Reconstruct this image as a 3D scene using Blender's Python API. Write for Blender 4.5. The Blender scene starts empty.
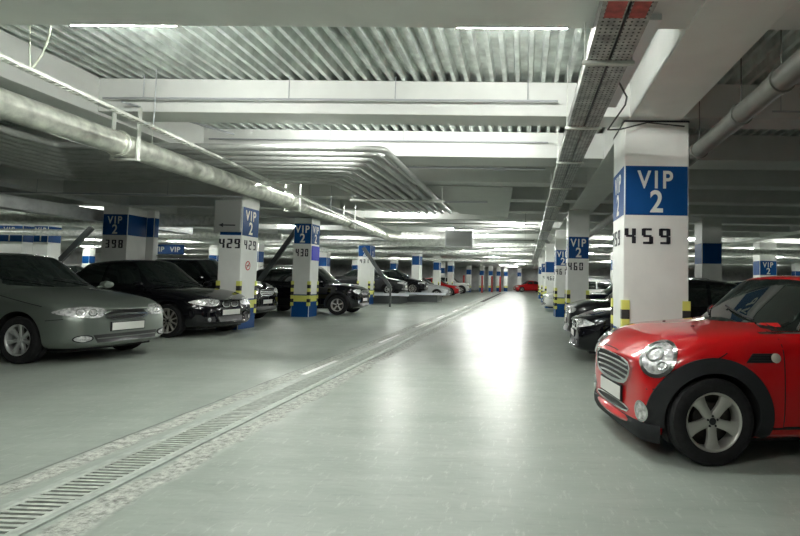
import bpy, bmesh, math, random
from mathutils import Vector, Matrix
from mathutils.bvhtree import BVHTree
from mathutils.geometry import delaunay_2d_cdt
random.seed(7)
PI = math.pi
S = bpy.context.scene
COL = S.collection

# ------------------------------------------------------------------ materials
def mat(name, col, rough=0.5, metal=0.0, coat=0.0, emit=None, estr=0.0, noise=0.0, nscale=8.0, bump=0.0, bscale=20.0, spec=None, alpha=None):
    m = bpy.data.materials.new(name); m.use_nodes = True
    nt = m.node_tree; b = nt.nodes['Principled BSDF']
    b.inputs['Base Color'].default_value = (*col, 1); b.inputs['Roughness'].default_value = rough
    b.inputs['Metallic'].default_value = metal; b.inputs['Coat Weight'].default_value = coat
    b.inputs['Coat Roughness'].default_value = 0.03
    if spec is not None: b.inputs['Specular IOR Level'].default_value = spec
    if emit: b.inputs['Emission Color'].default_value = (*emit, 1); b.inputs['Emission Strength'].default_value = estr
    if noise or bump:
        tc = nt.nodes.new('ShaderNodeTexCoord')
    if noise:
        n = nt.nodes.new('ShaderNodeTexNoise'); n.inputs['Scale'].default_value = nscale; n.inputs['Detail'].default_value = 6
        nt.links.new(tc.outputs['Object'], n.inputs['Vector'])
        r = nt.nodes.new('ShaderNodeValToRGB')
        r.color_ramp.elements[0].position = 0.3; r.color_ramp.elements[1].position = 0.7
        r.color_ramp.elements[0].color = (*[c*(1-noise) for c in col], 1)
        r.color_ramp.elements[1].color = (*[min(1, c*(1+noise*0.5)) for c in col], 1)
        nt.links.new(n.outputs['Fac'], r.inputs['Fac']); nt.links.new(r.outputs['Color'], b.inputs['Base Color'])
    if bump:
        n2 = nt.nodes.new('ShaderNodeTexNoise'); n2.inputs['Scale'].default_value = bscale; n2.inputs['Detail'].default_value = 4
        nt.links.new(tc.outputs['Object'], n2.inputs['Vector'])
        bp = nt.nodes.new('ShaderNodeBump'); bp.inputs['Strength'].default_value = bump; bp.inputs['Distance'].default_value = 0.01
        nt.links.new(n2.outputs['Fac'], bp.inputs['Height']); nt.links.new(bp.outputs['Normal'], b.inputs['Normal'])
    return m

M = {}
M['white_paint'] = mat('white_paint', (0.72, 0.73, 0.70), 0.55, noise=0.05, nscale=3, bump=0.15, bscale=12)
M['column_paint'] = mat('column_paint', (0.80, 0.81, 0.77), 0.5, noise=0.07, nscale=2.5, bump=0.2, bscale=9)
M['deck'] = mat('galvanised_deck', (0.70, 0.75, 0.71), 0.40, 0.35, noise=0.35, nscale=5)
M['blue'] = mat('blue_paint', (0.002, 0.060, 0.22), 0.5, spec=0.2, noise=0.08, nscale=4)
M['dirty_white'] = mat('lettering_white', (0.75, 0.76, 0.70), 0.5)
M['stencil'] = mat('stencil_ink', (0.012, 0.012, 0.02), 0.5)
M['yellow'] = mat('yellow_paint', (0.72, 0.72, 0.16), 0.5, noise=0.06)
M['black'] = mat('black_rubber', (0.012, 0.012, 0.013), 0.55)
M['galv'] = mat('galvanised_duct', (0.82, 0.83, 0.75), 0.30, 0.65, noise=0.42, nscale=7, bump=0.25, bscale=10)
M['tray'] = mat('galvanised_tray', (0.72, 0.74, 0.68), 0.45, 0.2, noise=0.2, nscale=14)
M['dark_tray'] = mat('dusty_cable_tray', (0.20, 0.21, 0.20), 0.5, 0.5, noise=0.5, nscale=25)
M['pipe'] = mat('grey_pipe', (0.40, 0.41, 0.39), 0.35, 0.4, noise=0.15, nscale=6)
M['pipe_dark'] = mat('service_pipe_paint', (0.20, 0.205, 0.185), 0.4, 0.2, noise=0.15, nscale=6)
M['conduit'] = mat('thin_conduit', (0.42, 0.43, 0.45), 0.45, 0.3)
M['foil'] = mat('foil_insulation', (0.85, 0.86, 0.82), 0.32, 0.5, noise=0.3, nscale=9, bump=0.9, bscale=14)
M['sheet'] = mat('sheet_metal_duct', (0.40, 0.42, 0.41), 0.45, 0.5, noise=0.2, nscale=5)
M['grille'] = mat('vent_grille', (0.22, 0.23, 0.22), 0.5, 0.4)
M['sign_grey'] = mat('sign_face', (0.33, 0.34, 0.32), 0.5, spec=0.2)
M['signblue'] = mat('bright_blue_plate', (0.0, 0.010, 0.55), 0.5, spec=0.2)
M['redink'] = mat('red_ink', (0.6, 0.04, 0.05), 0.5)
M['panel'] = mat('ceiling_panel', (0.62, 0.63, 0.60), 0.6, noise=0.06, nscale=2)
M['tube'] = mat('fluorescent_tube', (1, 1, 1), 0.3, emit=(0.98, 1.0, 0.95), estr=290)
M['housing'] = mat('lamp_housing', (0.75, 0.76, 0.75), 0.4)
M['rail'] = mat('drain_frame', (0.42, 0.46, 0.42), 0.5, 0.1, noise=0.25, nscale=12)
M['grate'] = mat('drain_grate', (0.46, 0.50, 0.45), 0.5, 0.1, noise=0.3, nscale=18)
M['pit'] = mat('drain_pit', (0.035, 0.028, 0.022), 0.8)
M['mark'] = mat('lane_paint', (0.95, 0.97, 0.93), 0.45, noise=0.12, nscale=18)
M['redcable'] = mat('red_cover', (0.45, 0.06, 0.05), 0.5, noise=0.4, nscale=20)
M['cable'] = mat('white_cable', (0.62, 0.66, 0.55), 0.5)
M['darkcable'] = mat('dark_cable', (0.05, 0.05, 0.05), 0.5)
M['steel'] = mat('lift_steel', (0.10, 0.11, 0.11), 0.45, 0.3)
M['liftedge'] = mat('lift_zinc', (0.80, 0.82, 0.88), 0.35, 0.2)
M['redmetal'] = mat('red_steel', (0.42, 0.03, 0.03), 0.45)
M['wall'] = mat('far_wall', (0.72, 0.73, 0.71), 0.7, noise=0.2, nscale=1.5)
# car materials
M['red'] = mat('red_car_paint', (0.52, 0.003, 0.006), 0.30, 0.0, 1.0, spec=0.3)
M['greycar'] = mat('grey_green_car_paint', (0.155, 0.18, 0.158), 0.32, 0.5, 1.0)
M['blackcar'] = mat('black_car_paint', (0.004, 0.004, 0.006), 0.5, 0.0, 1.0, spec=0.0)
M['darkcar'] = mat('charcoal_car_paint', (0.018, 0.019, 0.021), 0.3, 0.2, 0.8, spec=0.2)
M['silver'] = mat('silver_car_paint', (0.50, 0.51, 0.52), 0.3, 0.6, 1.0)
M['whitecar'] = mat('white_car_paint', (0.72, 0.72, 0.70), 0.3, 0.0, 1.0)
M['bluecar'] = mat('dark_blue_car_paint', (0.008, 0.011, 0.035), 0.3, 0.1, 0.8, spec=0.2)
M['glass'] = mat('tinted_glass', (0.012, 0.018, 0.016), 0.03, 0.0, 0.0, spec=0.8)
M['lamp'] = mat('headlamp_lens', (0.80, 0.81, 0.82), 0.14, 0.45, 1.0, noise=0.6, nscale=30, bump=0.9, bscale=26)
M['chrome'] = mat('chrome', (0.72, 0.73, 0.74), 0.12, 1.0)
M['plastic'] = mat('black_plastic', (0.016, 0.017, 0.019), 0.6, spec=0.3)
M['gap'] = mat('panel_gap', (0.004, 0.004, 0.004), 0.7)
M['tyre'] = mat('tyre_rubber', (0.014, 0.014, 0.015), 0.75, spec=0.25, noise=0.3, nscale=30)
M['rim'] = mat('alloy_rim', (0.55, 0.54, 0.50), 0.3, 0.6)
M['cover'] = mat('wheel_cover', (0.55, 0.56, 0.55), 0.35, 0.6)
M['brake'] = mat('brake_disc', (0.06, 0.055, 0.05), 0.5, 0.6)
M['plate'] = mat('number_plate', (0.72, 0.72, 0.68), 0.4)
M['amber'] = mat('indicator_glass', (0.66, 0.60, 0.52), 0.15, 0.3, 1.0)
M['bar'] = mat('grille_mesh', (0.008, 0.008, 0.009), 0.45)
M['taillight'] = mat('tail_lamp', (0.35, 0.01, 0.01), 0.15, 0, 1)

def perforated():
    m = mat('perforated_tray', (0.42, 0.43, 0.41), 0.45, 0.35, noise=0.5, nscale=9)
    nt = m.node_tree; N = nt.nodes; L = nt.links; b = N['Principled BSDF']; src = b.inputs['Base Color'].links[0].from_socket
    tc = N.new('ShaderNodeTexCoord'); fr = N.new('ShaderNodeVectorMath'); fr.operation = 'DIVIDE'; fr.inputs[1].default_value = (0.038, 0.05, 10)
    L.new(tc.outputs['Object'], fr.inputs[0]); f2 = N.new('ShaderNodeVectorMath'); f2.operation = 'FRACTION'; L.new(fr.outputs[0], f2.inputs[0])
    d = N.new('ShaderNodeVectorMath'); d.operation = 'DISTANCE'; d.inputs[1].default_value = (0.5, 0.5, 0.0); 
    sp = N.new('ShaderNodeSeparateXYZ'); cb = N.new('ShaderNodeCombineXYZ'); L.new(f2.outputs[0], sp.inputs[0]); L.new(sp.outputs[0], cb.inputs[0]); L.new(sp.outputs[1], cb.inputs[1])
    L.new(cb.outputs[0], d.inputs[0]); lt = N.new('ShaderNodeMath'); lt.operation = 'LESS_THAN'; lt.inputs[1].default_value = 0.22; L.new(d.outputs['Value'], lt.inputs[0])
    mx = N.new('ShaderNodeMix'); mx.data_type = 'RGBA'; L.new(lt.outputs[0], mx.inputs[0]); L.new(src, mx.inputs[6]); mx.inputs[7].default_value = (0.02, 0.02, 0.02, 1)
    L.new(mx.outputs[2], b.inputs['Base Color']); return m
M['perf'] = perforated()
def floor_material():
    m = bpy.data.materials.new('epoxy_floor'); m.use_nodes = True
    nt = m.node_tree; N = nt.nodes; L = nt.links; b = N['Principled BSDF']
    tc = N.new('ShaderNodeTexCoord'); sep = N.new('ShaderNodeSeparateXYZ'); L.new(tc.outputs['Object'], sep.inputs[0])
    def noise(scale, detail=6, sc=(1, 1, 1), rough=0.6):
        mp = N.new('ShaderNodeMapping'); mp.inputs['Scale'].default_value = sc
        L.new(tc.outputs['Object'], mp.inputs['Vector'])
        n = N.new('ShaderNodeTexNoise'); n.inputs['Scale'].default_value = scale; n.inputs['Detail'].default_value = detail
        n.inputs['Roughness'].default_value = rough
        L.new(mp.outputs[0], n.inputs['Vector']); return n.outputs['Fac']
    def ramp(f, p0, c0, p1, c1):
        r = N.new('ShaderNodeValToRGB'); r.color_ramp.elements[0].position = p0; r.color_ramp.elements[1].position = p1
        r.color_ramp.elements[0].color = c0; r.color_ramp.elements[1].color = c1; L.new(f, r.inputs['Fac']); return r.outputs['Color']
    def math_(op, a, b_):
        n = N.new('ShaderNodeMath'); n.operation = op
        for i, v in enumerate((a, b_)):
            if isinstance(v, (int, float)): n.inputs[i].default_value = v
            else: L.new(v, n.inputs[i])
        return n.outputs[0]
    def mix(f, a, b_):
        n = N.new('ShaderNodeMix'); n.data_type = 'RGBA'
        if isinstance(f, (int, float)): n.inputs[0].default_value = f
        else: L.new(f, n.inputs[0])
        for i, v in ((6, a), (7, b_)):
            if isinstance(v, tuple): n.inputs[i].default_value = v
            else: L.new(v, n.inputs[i])
        return n.outputs[2]
    W = (1, 1, 1, 1); K = (0, 0, 0, 1)
    base = mix(0.32, ramp(noise(0.45, 5), 0.3, (0.265, 0.305, 0.265, 1), 0.72, (0.37, 0.405, 0.365, 1)), ramp(noise(1.3, 9, (0.5, 3.0, 1), 0.7), 0.35, (0.25, 0.29, 0.25, 1), 0.68, (0.41, 0.445, 0.405, 1)))
    # fine scuffs running along and across the lane
    sc = ramp(noise(7, 10, (3.0, 0.8, 1), 0.75), 0.55, K, 0.70, W)
    base = mix(math_('MULTIPLY', sc, 0.5), base, (0.60, 0.63, 0.58, 1))
    dk = ramp(noise(5.0, 10, (0.7, 3.2, 1), 0.75), 0.54, K, 0.78, W)
    base = mix(math_('MULTIPLY', dk, 0.5), base, (0.18, 0.20, 0.18, 1))
    # worn concrete strips on both sides of the drain
    x = sep.outputs['X']
    wob = math_('MULTIPLY', math_('SUBTRACT', noise(1.6, 6), 0.5), 0.35)
    xx = math_('ADD', x, wob)
    def strip(c, w):
        d = math_('ABSOLUTE', math_('SUBTRACT', xx, c), 0)
        return ramp(d, w*0.6, W, w, K)
    st = math_('MAXIMUM', strip(-2.30, 0.13), strip(-3.02, 0.11))
    rough_ = ramp(noise(16, 8, (1, 1, 1), 0.8), 0.38, (0.12, 0.125, 0.11, 1), 0.62, (0.62, 0.64, 0.58, 1))
    base = mix(math_('MULTIPLY', st, 0.9), base, rough_)
    # a long crack beside the drain
    cr = math_('ABSOLUTE', math_('SUBTRACT', math_('ADD', x, math_('MULTIPLY', wob, 0.15)), -3.13), 0)
    crk = ramp(cr, 0.006, W, 0.016, K)
    base = mix(math_('MULTIPLY', crk, 0.7), base, (0.06, 0.06, 0.055, 1))
    L.new(base, b.inputs['Base Color'])
    rg = ramp(noise(1.1, 7, (1.6, 0.8, 1)), 0.3, (0.28,)*3+(1,), 0.72, (0.40,)*3+(1,))
    rr = N.new('ShaderNodeMath'); rr.operation = 'ADD'; L.new(rg, rr.inputs[0]); L.new(math_('MULTIPLY', st, 0.3), rr.inputs[1])
    L.new(rr.outputs[0], b.inputs['Roughness'])
    b.inputs['Specular IOR Level'].default_value = 0.26
    bp = N.new('ShaderNodeBump'); bp.inputs['Strength'].default_value = 0.30; bp.inputs['Distance'].default_value = 0.02
    hsum = math_('ADD', noise(2.6, 3, (1.0, 1.6, 1)), math_('MULTIPLY', noise(11, 6), 0.10))
    L.new(hsum, bp.inputs['Height']); L.new(bp.outputs['Normal'], b.inputs['Normal'])
    return m
M['floor'] = floor_material()

# ------------------------------------------------------------------ helpers
def link(name, me, m=None, parent=None):
    o = bpy.data.objects.new(name, me); COL.objects.link(o)
    if m is not None and me is not None:
        for k in (m if isinstance(m, (list, tuple)) else [m]): me.materials.append(k)
    if parent: o.parent = parent
    return o
def tag(o, label=None, cat=None, group=None, kind=None):
    if label: o['label'] = label
    if cat: o['category'] = cat
    if group: o['group'] = group
    if kind: o['kind'] = kind
    return o
def empty(name, loc, label, cat, group=None, rz=0.0, scale=1.0):
    o = bpy.data.objects.new(name, None); COL.objects.link(o); o.location = loc; o.rotation_euler = (0, 0, rz)
    o.scale = (scale,)*3; o.empty_display_size = 0.1
    return tag(o, label, cat, group)
def fin(bm, name, m, parent=None, smooth=0.0, kind=None):
    bmesh.ops.recalc_face_normals(bm, faces=bm.faces)
    if smooth:
        for f in bm.faces: f.smooth = True
        for e in bm.edges:
            if len(e.link_faces) == 2 and e.calc_face_angle(0) > math.radians(smooth): e.smooth = False
    me = bpy.data.meshes.new(name); bm.to_mesh(me); bm.free()
    o = link(name, me, m, parent)
    if kind: o['kind'] = kind
    return o
def box(bm, x0, x1, y0, y1, z0, z1, mi=0, bevel=0.0):
    vs = [bm.verts.new(p) for p in ((x0, y0, z0), (x1, y0, z0), (x1, y1, z0), (x0, y1, z0), (x0, y0, z1), (x1, y0, z1), (x1, y1, z1), (x0, y1, z1))]
    fs = [bm.faces.new([vs[i] for i in q]) for q in ((0, 3, 2, 1), (4, 5, 6, 7), (0, 1, 5, 4), (1, 2, 6, 5), (2, 3, 7, 6), (3, 0, 4, 7))]
    for f in fs: f.material_index = mi
    if bevel:
        es = list({e for f in fs for e in f.edges})
        r = bmesh.ops.bevel(bm, geom=es, offset=bevel, segments=2, affect='EDGES', profile=0.7)
        for f in r['faces']: f.material_index = mi
    return fs
def obox(bm, M4, sx, sy, sz, mi=0, bevel=0.0):
    n0 = len(bm.verts)
    before = set(bm.verts)
    box(bm, -sx/2, sx/2, -sy/2, sy/2, -sz/2, sz/2, mi, bevel)
    bmesh.ops.transform(bm, matrix=M4, verts=[v for v in bm.verts if v not in before])
def lathe(bm, prof, n=32, M4=None, mi=0, cap=False):
    """profile of (radius, height) about local z"""
    rings = []
    for r, h in prof:
        ring = []
        for k in range(n):
            a = 2*PI*k/n; p = Vector((r*math.cos(a), r*math.sin(a), h))
            ring.append(bm.verts.new(M4 @ p if M4 else p))
        rings.append(ring)
    for i in range(len(rings)-1):
        for k in range(n):
            f = bm.faces.new((rings[i][k], rings[i][(k+1) % n], rings[i+1][(k+1) % n], rings[i+1][k])); f.material_index = mi
    if cap:
        for rg in (rings[0], rings[-1]):
            f = bm.faces.new(rg); f.material_index = mi
def tube(bm, pts, r, n=12, mi=0, caps=True):
    pts = [Vector(p) for p in pts]; rings = []
    up = None
    for i, p in enumerate(pts):
        t = ((pts[min(i+1, len(pts)-1)] - pts[max(i-1, 0)])).normalized()
        if up is None:
            up = Vector((0, 0, 1)) if abs(t.z) < 0.9 else Vector((1, 0, 0))
        s = t.cross(up).normalized(); up = s.cross(t).normalized()
        rr = r[i] if isinstance(r, (list, tuple)) else r
        rings.append([bm.verts.new(p + (s*math.cos(2*PI*k/n) + up*math.sin(2*PI*k/n))*rr) for k in range(n)])
    for i in range(len(rings)-1):
        for k in range(n):
            f = bm.faces.new((rings[i][k], rings[i][(k+1) % n], rings[i+1][(k+1) % n], rings[i+1][k])); f.material_index = mi
    if caps:
        for rg in (rings[0], rings[-1]):
            f = bm.faces.new(rg); f.material_index = mi
def rounded_path(pts, rad, seg=5):
    pts = [Vector(p) for p in pts]; out = [pts[0]]
    for i in range(1, len(pts)-1):
        a, b, c = pts[i-1], pts[i], pts[i+1]
        d1 = (a-b).normalized(); d2 = (c-b).normalized()
        for k in range(seg+1):
            t = k/seg
            out.append((1-t)**2*(b+d1*rad) + 2*t*(1-t)*b + t*t*(b+d2*rad))
    out.append(pts[-1]); return out
def copy_tree(o, parent=None):
    c = o.copy(); COL.objects.link(c); c.parent = parent
    for ch in list(o.children): copy_tree(ch, c)
    return c
def text_mesh(body, size, spacing=1.0):
    cu = bpy.data.curves.new('t', 'FONT'); cu.body = body; cu.size = size; cu.align_x = 'CENTER'; cu.space_character = spacing
    cu.extrude = 0.0015; cu.offset = size*0.02
    o = bpy.data.objects.new('t', cu); COL.objects.link(o); bpy.context.view_layer.update()
    me = bpy.data.meshes.new_from_object(o.evaluated_get(bpy.context.evaluated_depsgraph_get()))
    bpy.data.objects.remove(o); bpy.data.curves.remove(cu)
    return me
TEXT = {}
def add_text(bm, body, size, M4, sx=1.0, spacing=1.0, mi=0):
    key = (body, size, spacing)
    if key not in TEXT: TEXT[key] = text_mesh(*key)
    before = set(bm.verts); fb = set(bm.faces); bm.from_mesh(TEXT[key])
    bmesh.ops.transform(bm, matrix=M4 @ Matrix.Diagonal((sx, 1, 1, 1)), verts=[v for v in bm.verts if v not in before])
    for f in bm.faces:
        if f not in fb: f.material_index = mi
SEG = {'0': 'abcdef', '1': 'bc', '2': 'abged', '3': 'abgcd', '4': 'fgbc', '5': 'afgcd', '6': 'afgedc', '7': 'abc', '8': 'abcdefg', '9': 'abcdfg'}
def stencil_digit(bm, ch, x, z, w, h, M4):
    tv = w*0.35; th = h*0.14; g = h*0.025
    R = {'a': (0.12*w, 0.88*w, h-th, h), 'd': (0.12*w, 0.88*w, 0, th), 'g': (0.14*w, 0.86*w, h/2-th/2, h/2+th/2),
         'f': (0, tv, h/2+g, h-g), 'b': (w-tv, w, h/2+g, h-g), 'e': (0, tv, g, h/2-g), 'c': (w-tv, w, g, h/2-g)}
    for s in SEG[ch]:
        x0, x1, z0, z1 = R[s]
        before = set(bm.verts); box(bm, x+x0, x+x1, -0.002, 0.001, z+z0, z+z1)
        bmesh.ops.transform(bm, matrix=M4, verts=[v for v in bm.verts if v not in before])

# ------------------------------------------------------------------ camera
cam = bpy.data.cameras.new('camera'); co = bpy.data.objects.new('camera', cam); COL.objects.link(co); S.camera = co
cam.sensor_fit = 'HORIZONTAL'; cam.sensor_width = 36.0
F_PX = 533.0; PXC, PYC = 510.0, 253.5
cam.lens = 36.0*F_PX/800.0
cam.shift_x = (400-PXC)/800.0; cam.shift_y = (PYC-268)/800.0
cam.clip_start = 0.05; cam.clip_end = 400
co.matrix_world = Matrix.Translation((0, 0, 1.28)) @ (Matrix.Rotation(math.atan(15/F_PX), 4, 'Z') @ Matrix.Rotation(PI/2+math.radians(3.05), 4, 'X') @ Matrix.Rotation(0.020, 4, 'Z'))

# ------------------------------------------------------------------ the shell
XL, XR, YN, YF = -42.0, 36.0, -7.0, 78.0
DECK = 3.72
bm = bmesh.new(); box(bm, XL, XR, YN, YF, -0.25, 0.0); fin(bm, 'floor', M['floor'], kind='structure')
# corrugated deck: one continuous trapezoid sheet
bm = bmesh.new(); pitch = 0.155; x = XL; prof = []
while x < XR:
    prof += [(x, DECK), (x+0.045, DECK), (x+0.062, DECK+0.10), (x+0.138, DECK+0.10)]; x += pitch
rows = [[bm.verts.new((px, y, pz)) for px, pz in prof] for y in (YN, YF)]
for i in range(len(prof)-1): bm.faces.new((rows[0][i], rows[0][i+1], rows[1][i+1], rows[1][i]))
top = [[bm.verts.new((px, y, DECK+0.25)) for px in (XL, prof[-1][0])] for y in (YN, YF)]
bm.faces.new((top[0][0], top[0][1], top[1][1], top[1][0]))
fin(bm, 'ceiling', M['deck'], kind='structure')
for nm, a in (('wall_left', (XL-0.3, XL, YN, YF)), ('wall_right', (XR, XR+0.3, YN, YF)), ('wall_back', (XL, XR, YF, YF+0.3)), ('wall_front', (XL, XR, YN-0.3, YN))):
    bm = bmesh.new(); box(bm, a[0], a[1], a[2], a[3], 0, 4.0); fin(bm, nm, M['wall'], kind='structure')
trim_n = [0]
def trim(x0, x1, y0, y1, z0, z1, m='white_paint', bev=0.012):
    trim_n[0] += 1
    bm = bmesh.new(); box(bm, x0, x1, y0, y1, z0, z1, bevel=bev); return fin(bm, 'trim_%d' % trim_n[0], M[m], kind='structure')
BEAMS = [(-5.15, -4.6), (-2.95, -2.4), (-0.75, -0.2), (1.4, 1.95), (3.50, 4.15), (6.39, 6.83), (8.57, 9.25), (10.75, 11.2), (12.95, 13.4), (15.15, 15.6), (17.35, 17.8), (19.6, 20.05)]
y = 22.0
while y < YF-1: BEAMS.append((y, y+0.45)); y += 2.6
SEGX = [(XL, -19.2), (-18.6, -12.2), (-11.6, -6.2), (-5.35, 1.24), (1.87, 9.6), (10.2, 19.0), (19.6, XR)]
LONG = [(-19.2, -18.6), (-12.2, -11.6), (-6.2, -5.35), (1.24, 1.87), (9.6, 10.2), (19.0, 19.6)]
for i, (a, b_) in enumerate(BEAMS):
    trim(XL, XR, a, b_, 3.30, DECK-0.002)
for (a, b_) in LONG:
    trim(a, b_, YN, YF, 3.26 if a < 0 else 3.285, DECK+0.01)

# ------------------------------------------------------------------ columns
GUARD_H = (0.30, 1.09)
guard_cache = {}
def guard_mesh(arms, z0, z1):
    """L-shaped corner guard with black and yellow bands; arms = directions along the two faces"""
    bm = bmesh.new(); n = 7; h = (z1-z0)/n
    for k in range(n):
        a, b_ = z0+k*h, z0+(k+1)*h; mi = 0 if k % 2 == 0 else 1
        sx, sy = arms; w = 0.075; t = 0.018
        xs = sorted((-sx*t, sx*w)); ys = sorted((-sy*t, 0.0)); box(bm, xs[0], xs[1], ys[0], ys[1], a, b_, mi)
        xs = sorted((-sx*t, 0.0)); ys = sorted((0.0, sy*w)); box(bm, xs[0], xs[1], ys[0], ys[1], a, b_, mi)
    return bm
def column(x0, x1, y0, y1, band, number, label, faces='F', ztop=3.27, guards='FLFR', digits=(0.19, 0.42), group='painted parking columns', vip='VIP', zone='2', dleft=False):
    cx, cy = (x0+x1)/2, (y0+y1)/2; w, d = x1-x0, y1-y0
    root = empty('parking_column', (cx, cy, 0), label, 'column', group)
    bm = bmesh.new(); box(bm, -w/2, w/2, -d/2, d/2, 0, ztop, bevel=0.018); fin(bm, 'shaft', M['column_paint'], root)
    def shell(z0, z1, nm, m, off=0.003):
        bm = bmesh.new()
        a, b_ = w/2+off, d/2+off
        lo = [bm.verts.new(p) for p in ((-a, -b_, z0), (a, -b_, z0), (a, b_, z0), (-a, b_, z0))]
        hi = [bm.verts.new(p) for p in ((-a, -b_, z1), (a, -b_, z1), (a, b_, z1), (-a, b_, z1))]
        for i in range(4): bm.faces.new((lo[i], lo[(i+1) % 4], hi[(i+1) % 4], hi[i]))
        r = bmesh.ops.bevel(bm, geom=[e for e in bm.edges if abs(e.verts[0].co.z-e.verts[1].co.z) > 1e-4], offset=0.018, segments=2, affect='EDGES')
        fin(bm, nm, m, root)
    shell(band[0], band[1], 'painted_band', M['blue'])
    shell(0.0, 0.50, 'painted_base', M['blue']); shell(0.50, 0.70, 'yellow_stripe', M['yellow']); shell(0.70, 0.735, 'thin_blue_stripe', M['blue'])
    # lettering on each face asked for
    for fc in faces:
        if fc == 'F': base = Matrix.Translation((0, -d/2-0.006, 0)); fw = w
        elif fc == 'R': base = Matrix.Translation((w/2+0.006, 0, 0)) @ Matrix.Rotation(PI/2, 4, 'Z'); fw = d
        else: base = Matrix.Translation((-w/2-0.006, 0, 0)) @ Matrix.Rotation(-PI/2, 4, 'Z'); fw = d
        up = Matrix.Rotation(PI/2, 4, 'X'); H = band[1]-band[0]; z0 = band[0]
        bm = bmesh.new()
        if vip:
            add_text(bm, vip, round(H*0.50, 3), base @ Matrix.Translation((-0.02*fw, 0, z0+H*0.555)) @ up, 0.84, 1.3)
        if zone:
            add_text(bm, zone, round(H*0.62, 3), base @ Matrix.Translation((0, 0, z0+H*0.07)) @ up, 0.88)
        if vip or zone: fin(bm, 'band_lettering', M['dirty_white'], root)
        if number:
            bm = bmesh.new(); h = digits[0]; dw = fw*0.175; step = fw*0.265
            xs = -fw/2+fw*0.01 if dleft else -step-dw/2
            for i, ch in enumerate(number): stencil_digit(bm, ch, xs+i*step, band[0]-digits[1], dw, h, base)
            fin(bm, 'bay_number', M['stencil'], root)
    for g, (sx, sy) in (('FL', (1, 1)), ('FR', (-1, 1)), ('BR', (-1, -1)), ('BL', (1, -1))):
        if g in guards:
            o = fin(guard_mesh((sx, sy), GUARD_H[0]+(0.06 if x0 < 0 else 0), GUARD_H[1]+(0.08 if x0 < 0 else 0)), 'corner_guard', [M['yellow'], M['black']], root)
            o.location = (-sx*w/2, -sy*d/2, 0)
    return root
c459 = column(1.19, 1.97, 6.46, 7.25, (2.12, 2.72), '459', 'large white column numbered 459 with VIP 2 band beside the red hatchback', 'FL', 3.285, 'FL FR BL', (0.19, 0.35), dleft=True)
c460 = column(1.17, 1.74, 14.5, 15.25, (1.95, 2.54), '460', 'white column numbered 460 behind the near column on the right', 'FL', 3.285, 'FL FR BL', (0.21, 0.32), dleft=True)
column(1.16, 1.70, 20.1, 20.95, (1.93, 2.52), '461', 'white column partly hidden behind column 460, digits 46 in view', 'FL', 3.285, 'FL FR BL', (0.22, 0.34), dleft=True)
column(1.05, 1.60, 27.0, 27.7, (1.80, 2.33), '462', 'third column behind 459 with a plain blue band', 'F', 3.285, 'FL FR', vip='', zone='', digits=(0.2, 0.4))
column(1.10, 1.65, 34.5, 35.2, (1.95, 2.5), '463', 'far right row column, fourth behind the large near column', 'F', 3.285, 'FL FR')
column(1.10, 1.65, 42.0, 42.7, (1.95, 2.5), '', 'farthest column of the right hand row by the far end', 'F', 3.285, 'FL FR')
c429 = column(-7.42, -6.87, 12.7, 13.5, (2.28, 2.98), '429', 'white column numbered 429 carrying a grey arrow sign', 'R', 3.26, 'FL FR BR BL', (0.23, 0.33))
c430 = column(-7.62, -7.03, 17.3, 18.0, (2.40, 3.06), '430', 'white column numbered 430 with a bright blue plate', 'FR', 3.26, 'FL FR BR BL', (0.25, 0.42))
column(-8.42, -7.80, 26.7, 27.5, (2.42, 2.98), '431', 'white column numbered 431 beyond the black off-roader', 'FR', 3.26, 'FL FR BR', (0.2, 0.34), vip='')
column(-7.25, -6.75, 34.0, 34.9, (2.25, 2.82), '', 'slim column with plain blue band left of the far aisle', 'F', 3.26, 'FL FR', vip='', zone='')
column(-7.25, -6.75, 42.0, 42.9, (2.1, 2.7), '', 'second slim far column on the left of the aisle', 'F', 3.26, 'FL FR', vip='', zone='')
column(-7.25, -6.75, 50.0, 50.9, (2.1, 2.7), '', 'third slim far column on the left of the aisle', 'F', 3.26, 'FL FR', vip='', zone='')
column(-11.39, -10.70, 14.0, 14.75, (2.33, 2.89), '398', 'shaded column numbered 398 behind the black saloon', 'F', 3.1, 'FL FR', (0.22, 0.35))
column(-10.62, -10.40, 14.6, 14.8, (2.33, 2.87), '', 'narrow shaded pier with blue band touching column 398', '', 3.1, '')
column(5.27, 5.86, 16.0, 16.7, (1.94, 2.55), '', 'shaded column with dark blue band above the red hatchback', '', 3.27, 'FL FR', vip='', zone='')
column(10.45, 11.2, 24.0, 24.7, (1.81, 2.44), '', 'distant column with VIP band above the red hatchback roof', 'F', 3.27, 'FL FR')
column(-18.97, -18.4, 20.0, 20.6, (2.45, 3.07), '', 'far left column with a 1 on its blue band, nearer of two', 'F', 3.26, '', zone='1')
column(-20.45, -19.4, 20.0, 20.6, (2.45, 3.07), '', 'leftmost column with a 1 on its wide blue band', 'F', 3.26, '', zone='1')
r = empty('hanging_sign', (-13.2, 19.3, 2.05), 'blue hanging board with VIP twice seen between columns 398 and 429', 'sign')
bm = bmesh.new(); box(bm, -0.62, 0.62, -0.02, 0.02, 0, 0.36, bevel=0.006); fin(bm, 'board', M['blue'], r)
bm = bmesh.new()
bm.free()
for sx in (-0.3, 0.3):
    bm = bmesh.new(); add_text(bm, 'VIP', 0.26, Matrix.Translation((sx, -0.024, 0.09)) @ Matrix.Rotation(PI/2, 4, 'X'), 1.0, 1.1); fin(bm, 'board_lettering', M['dirty_white'], r)
for sx in (-0.5, 0.5):
    bm = bmesh.new(); tube(bm, [(sx, 0, 0.35), (sx, 0, 1.67)], 0.01, 6); fin(bm, 'hanger_rod', M['conduit'], r)
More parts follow.
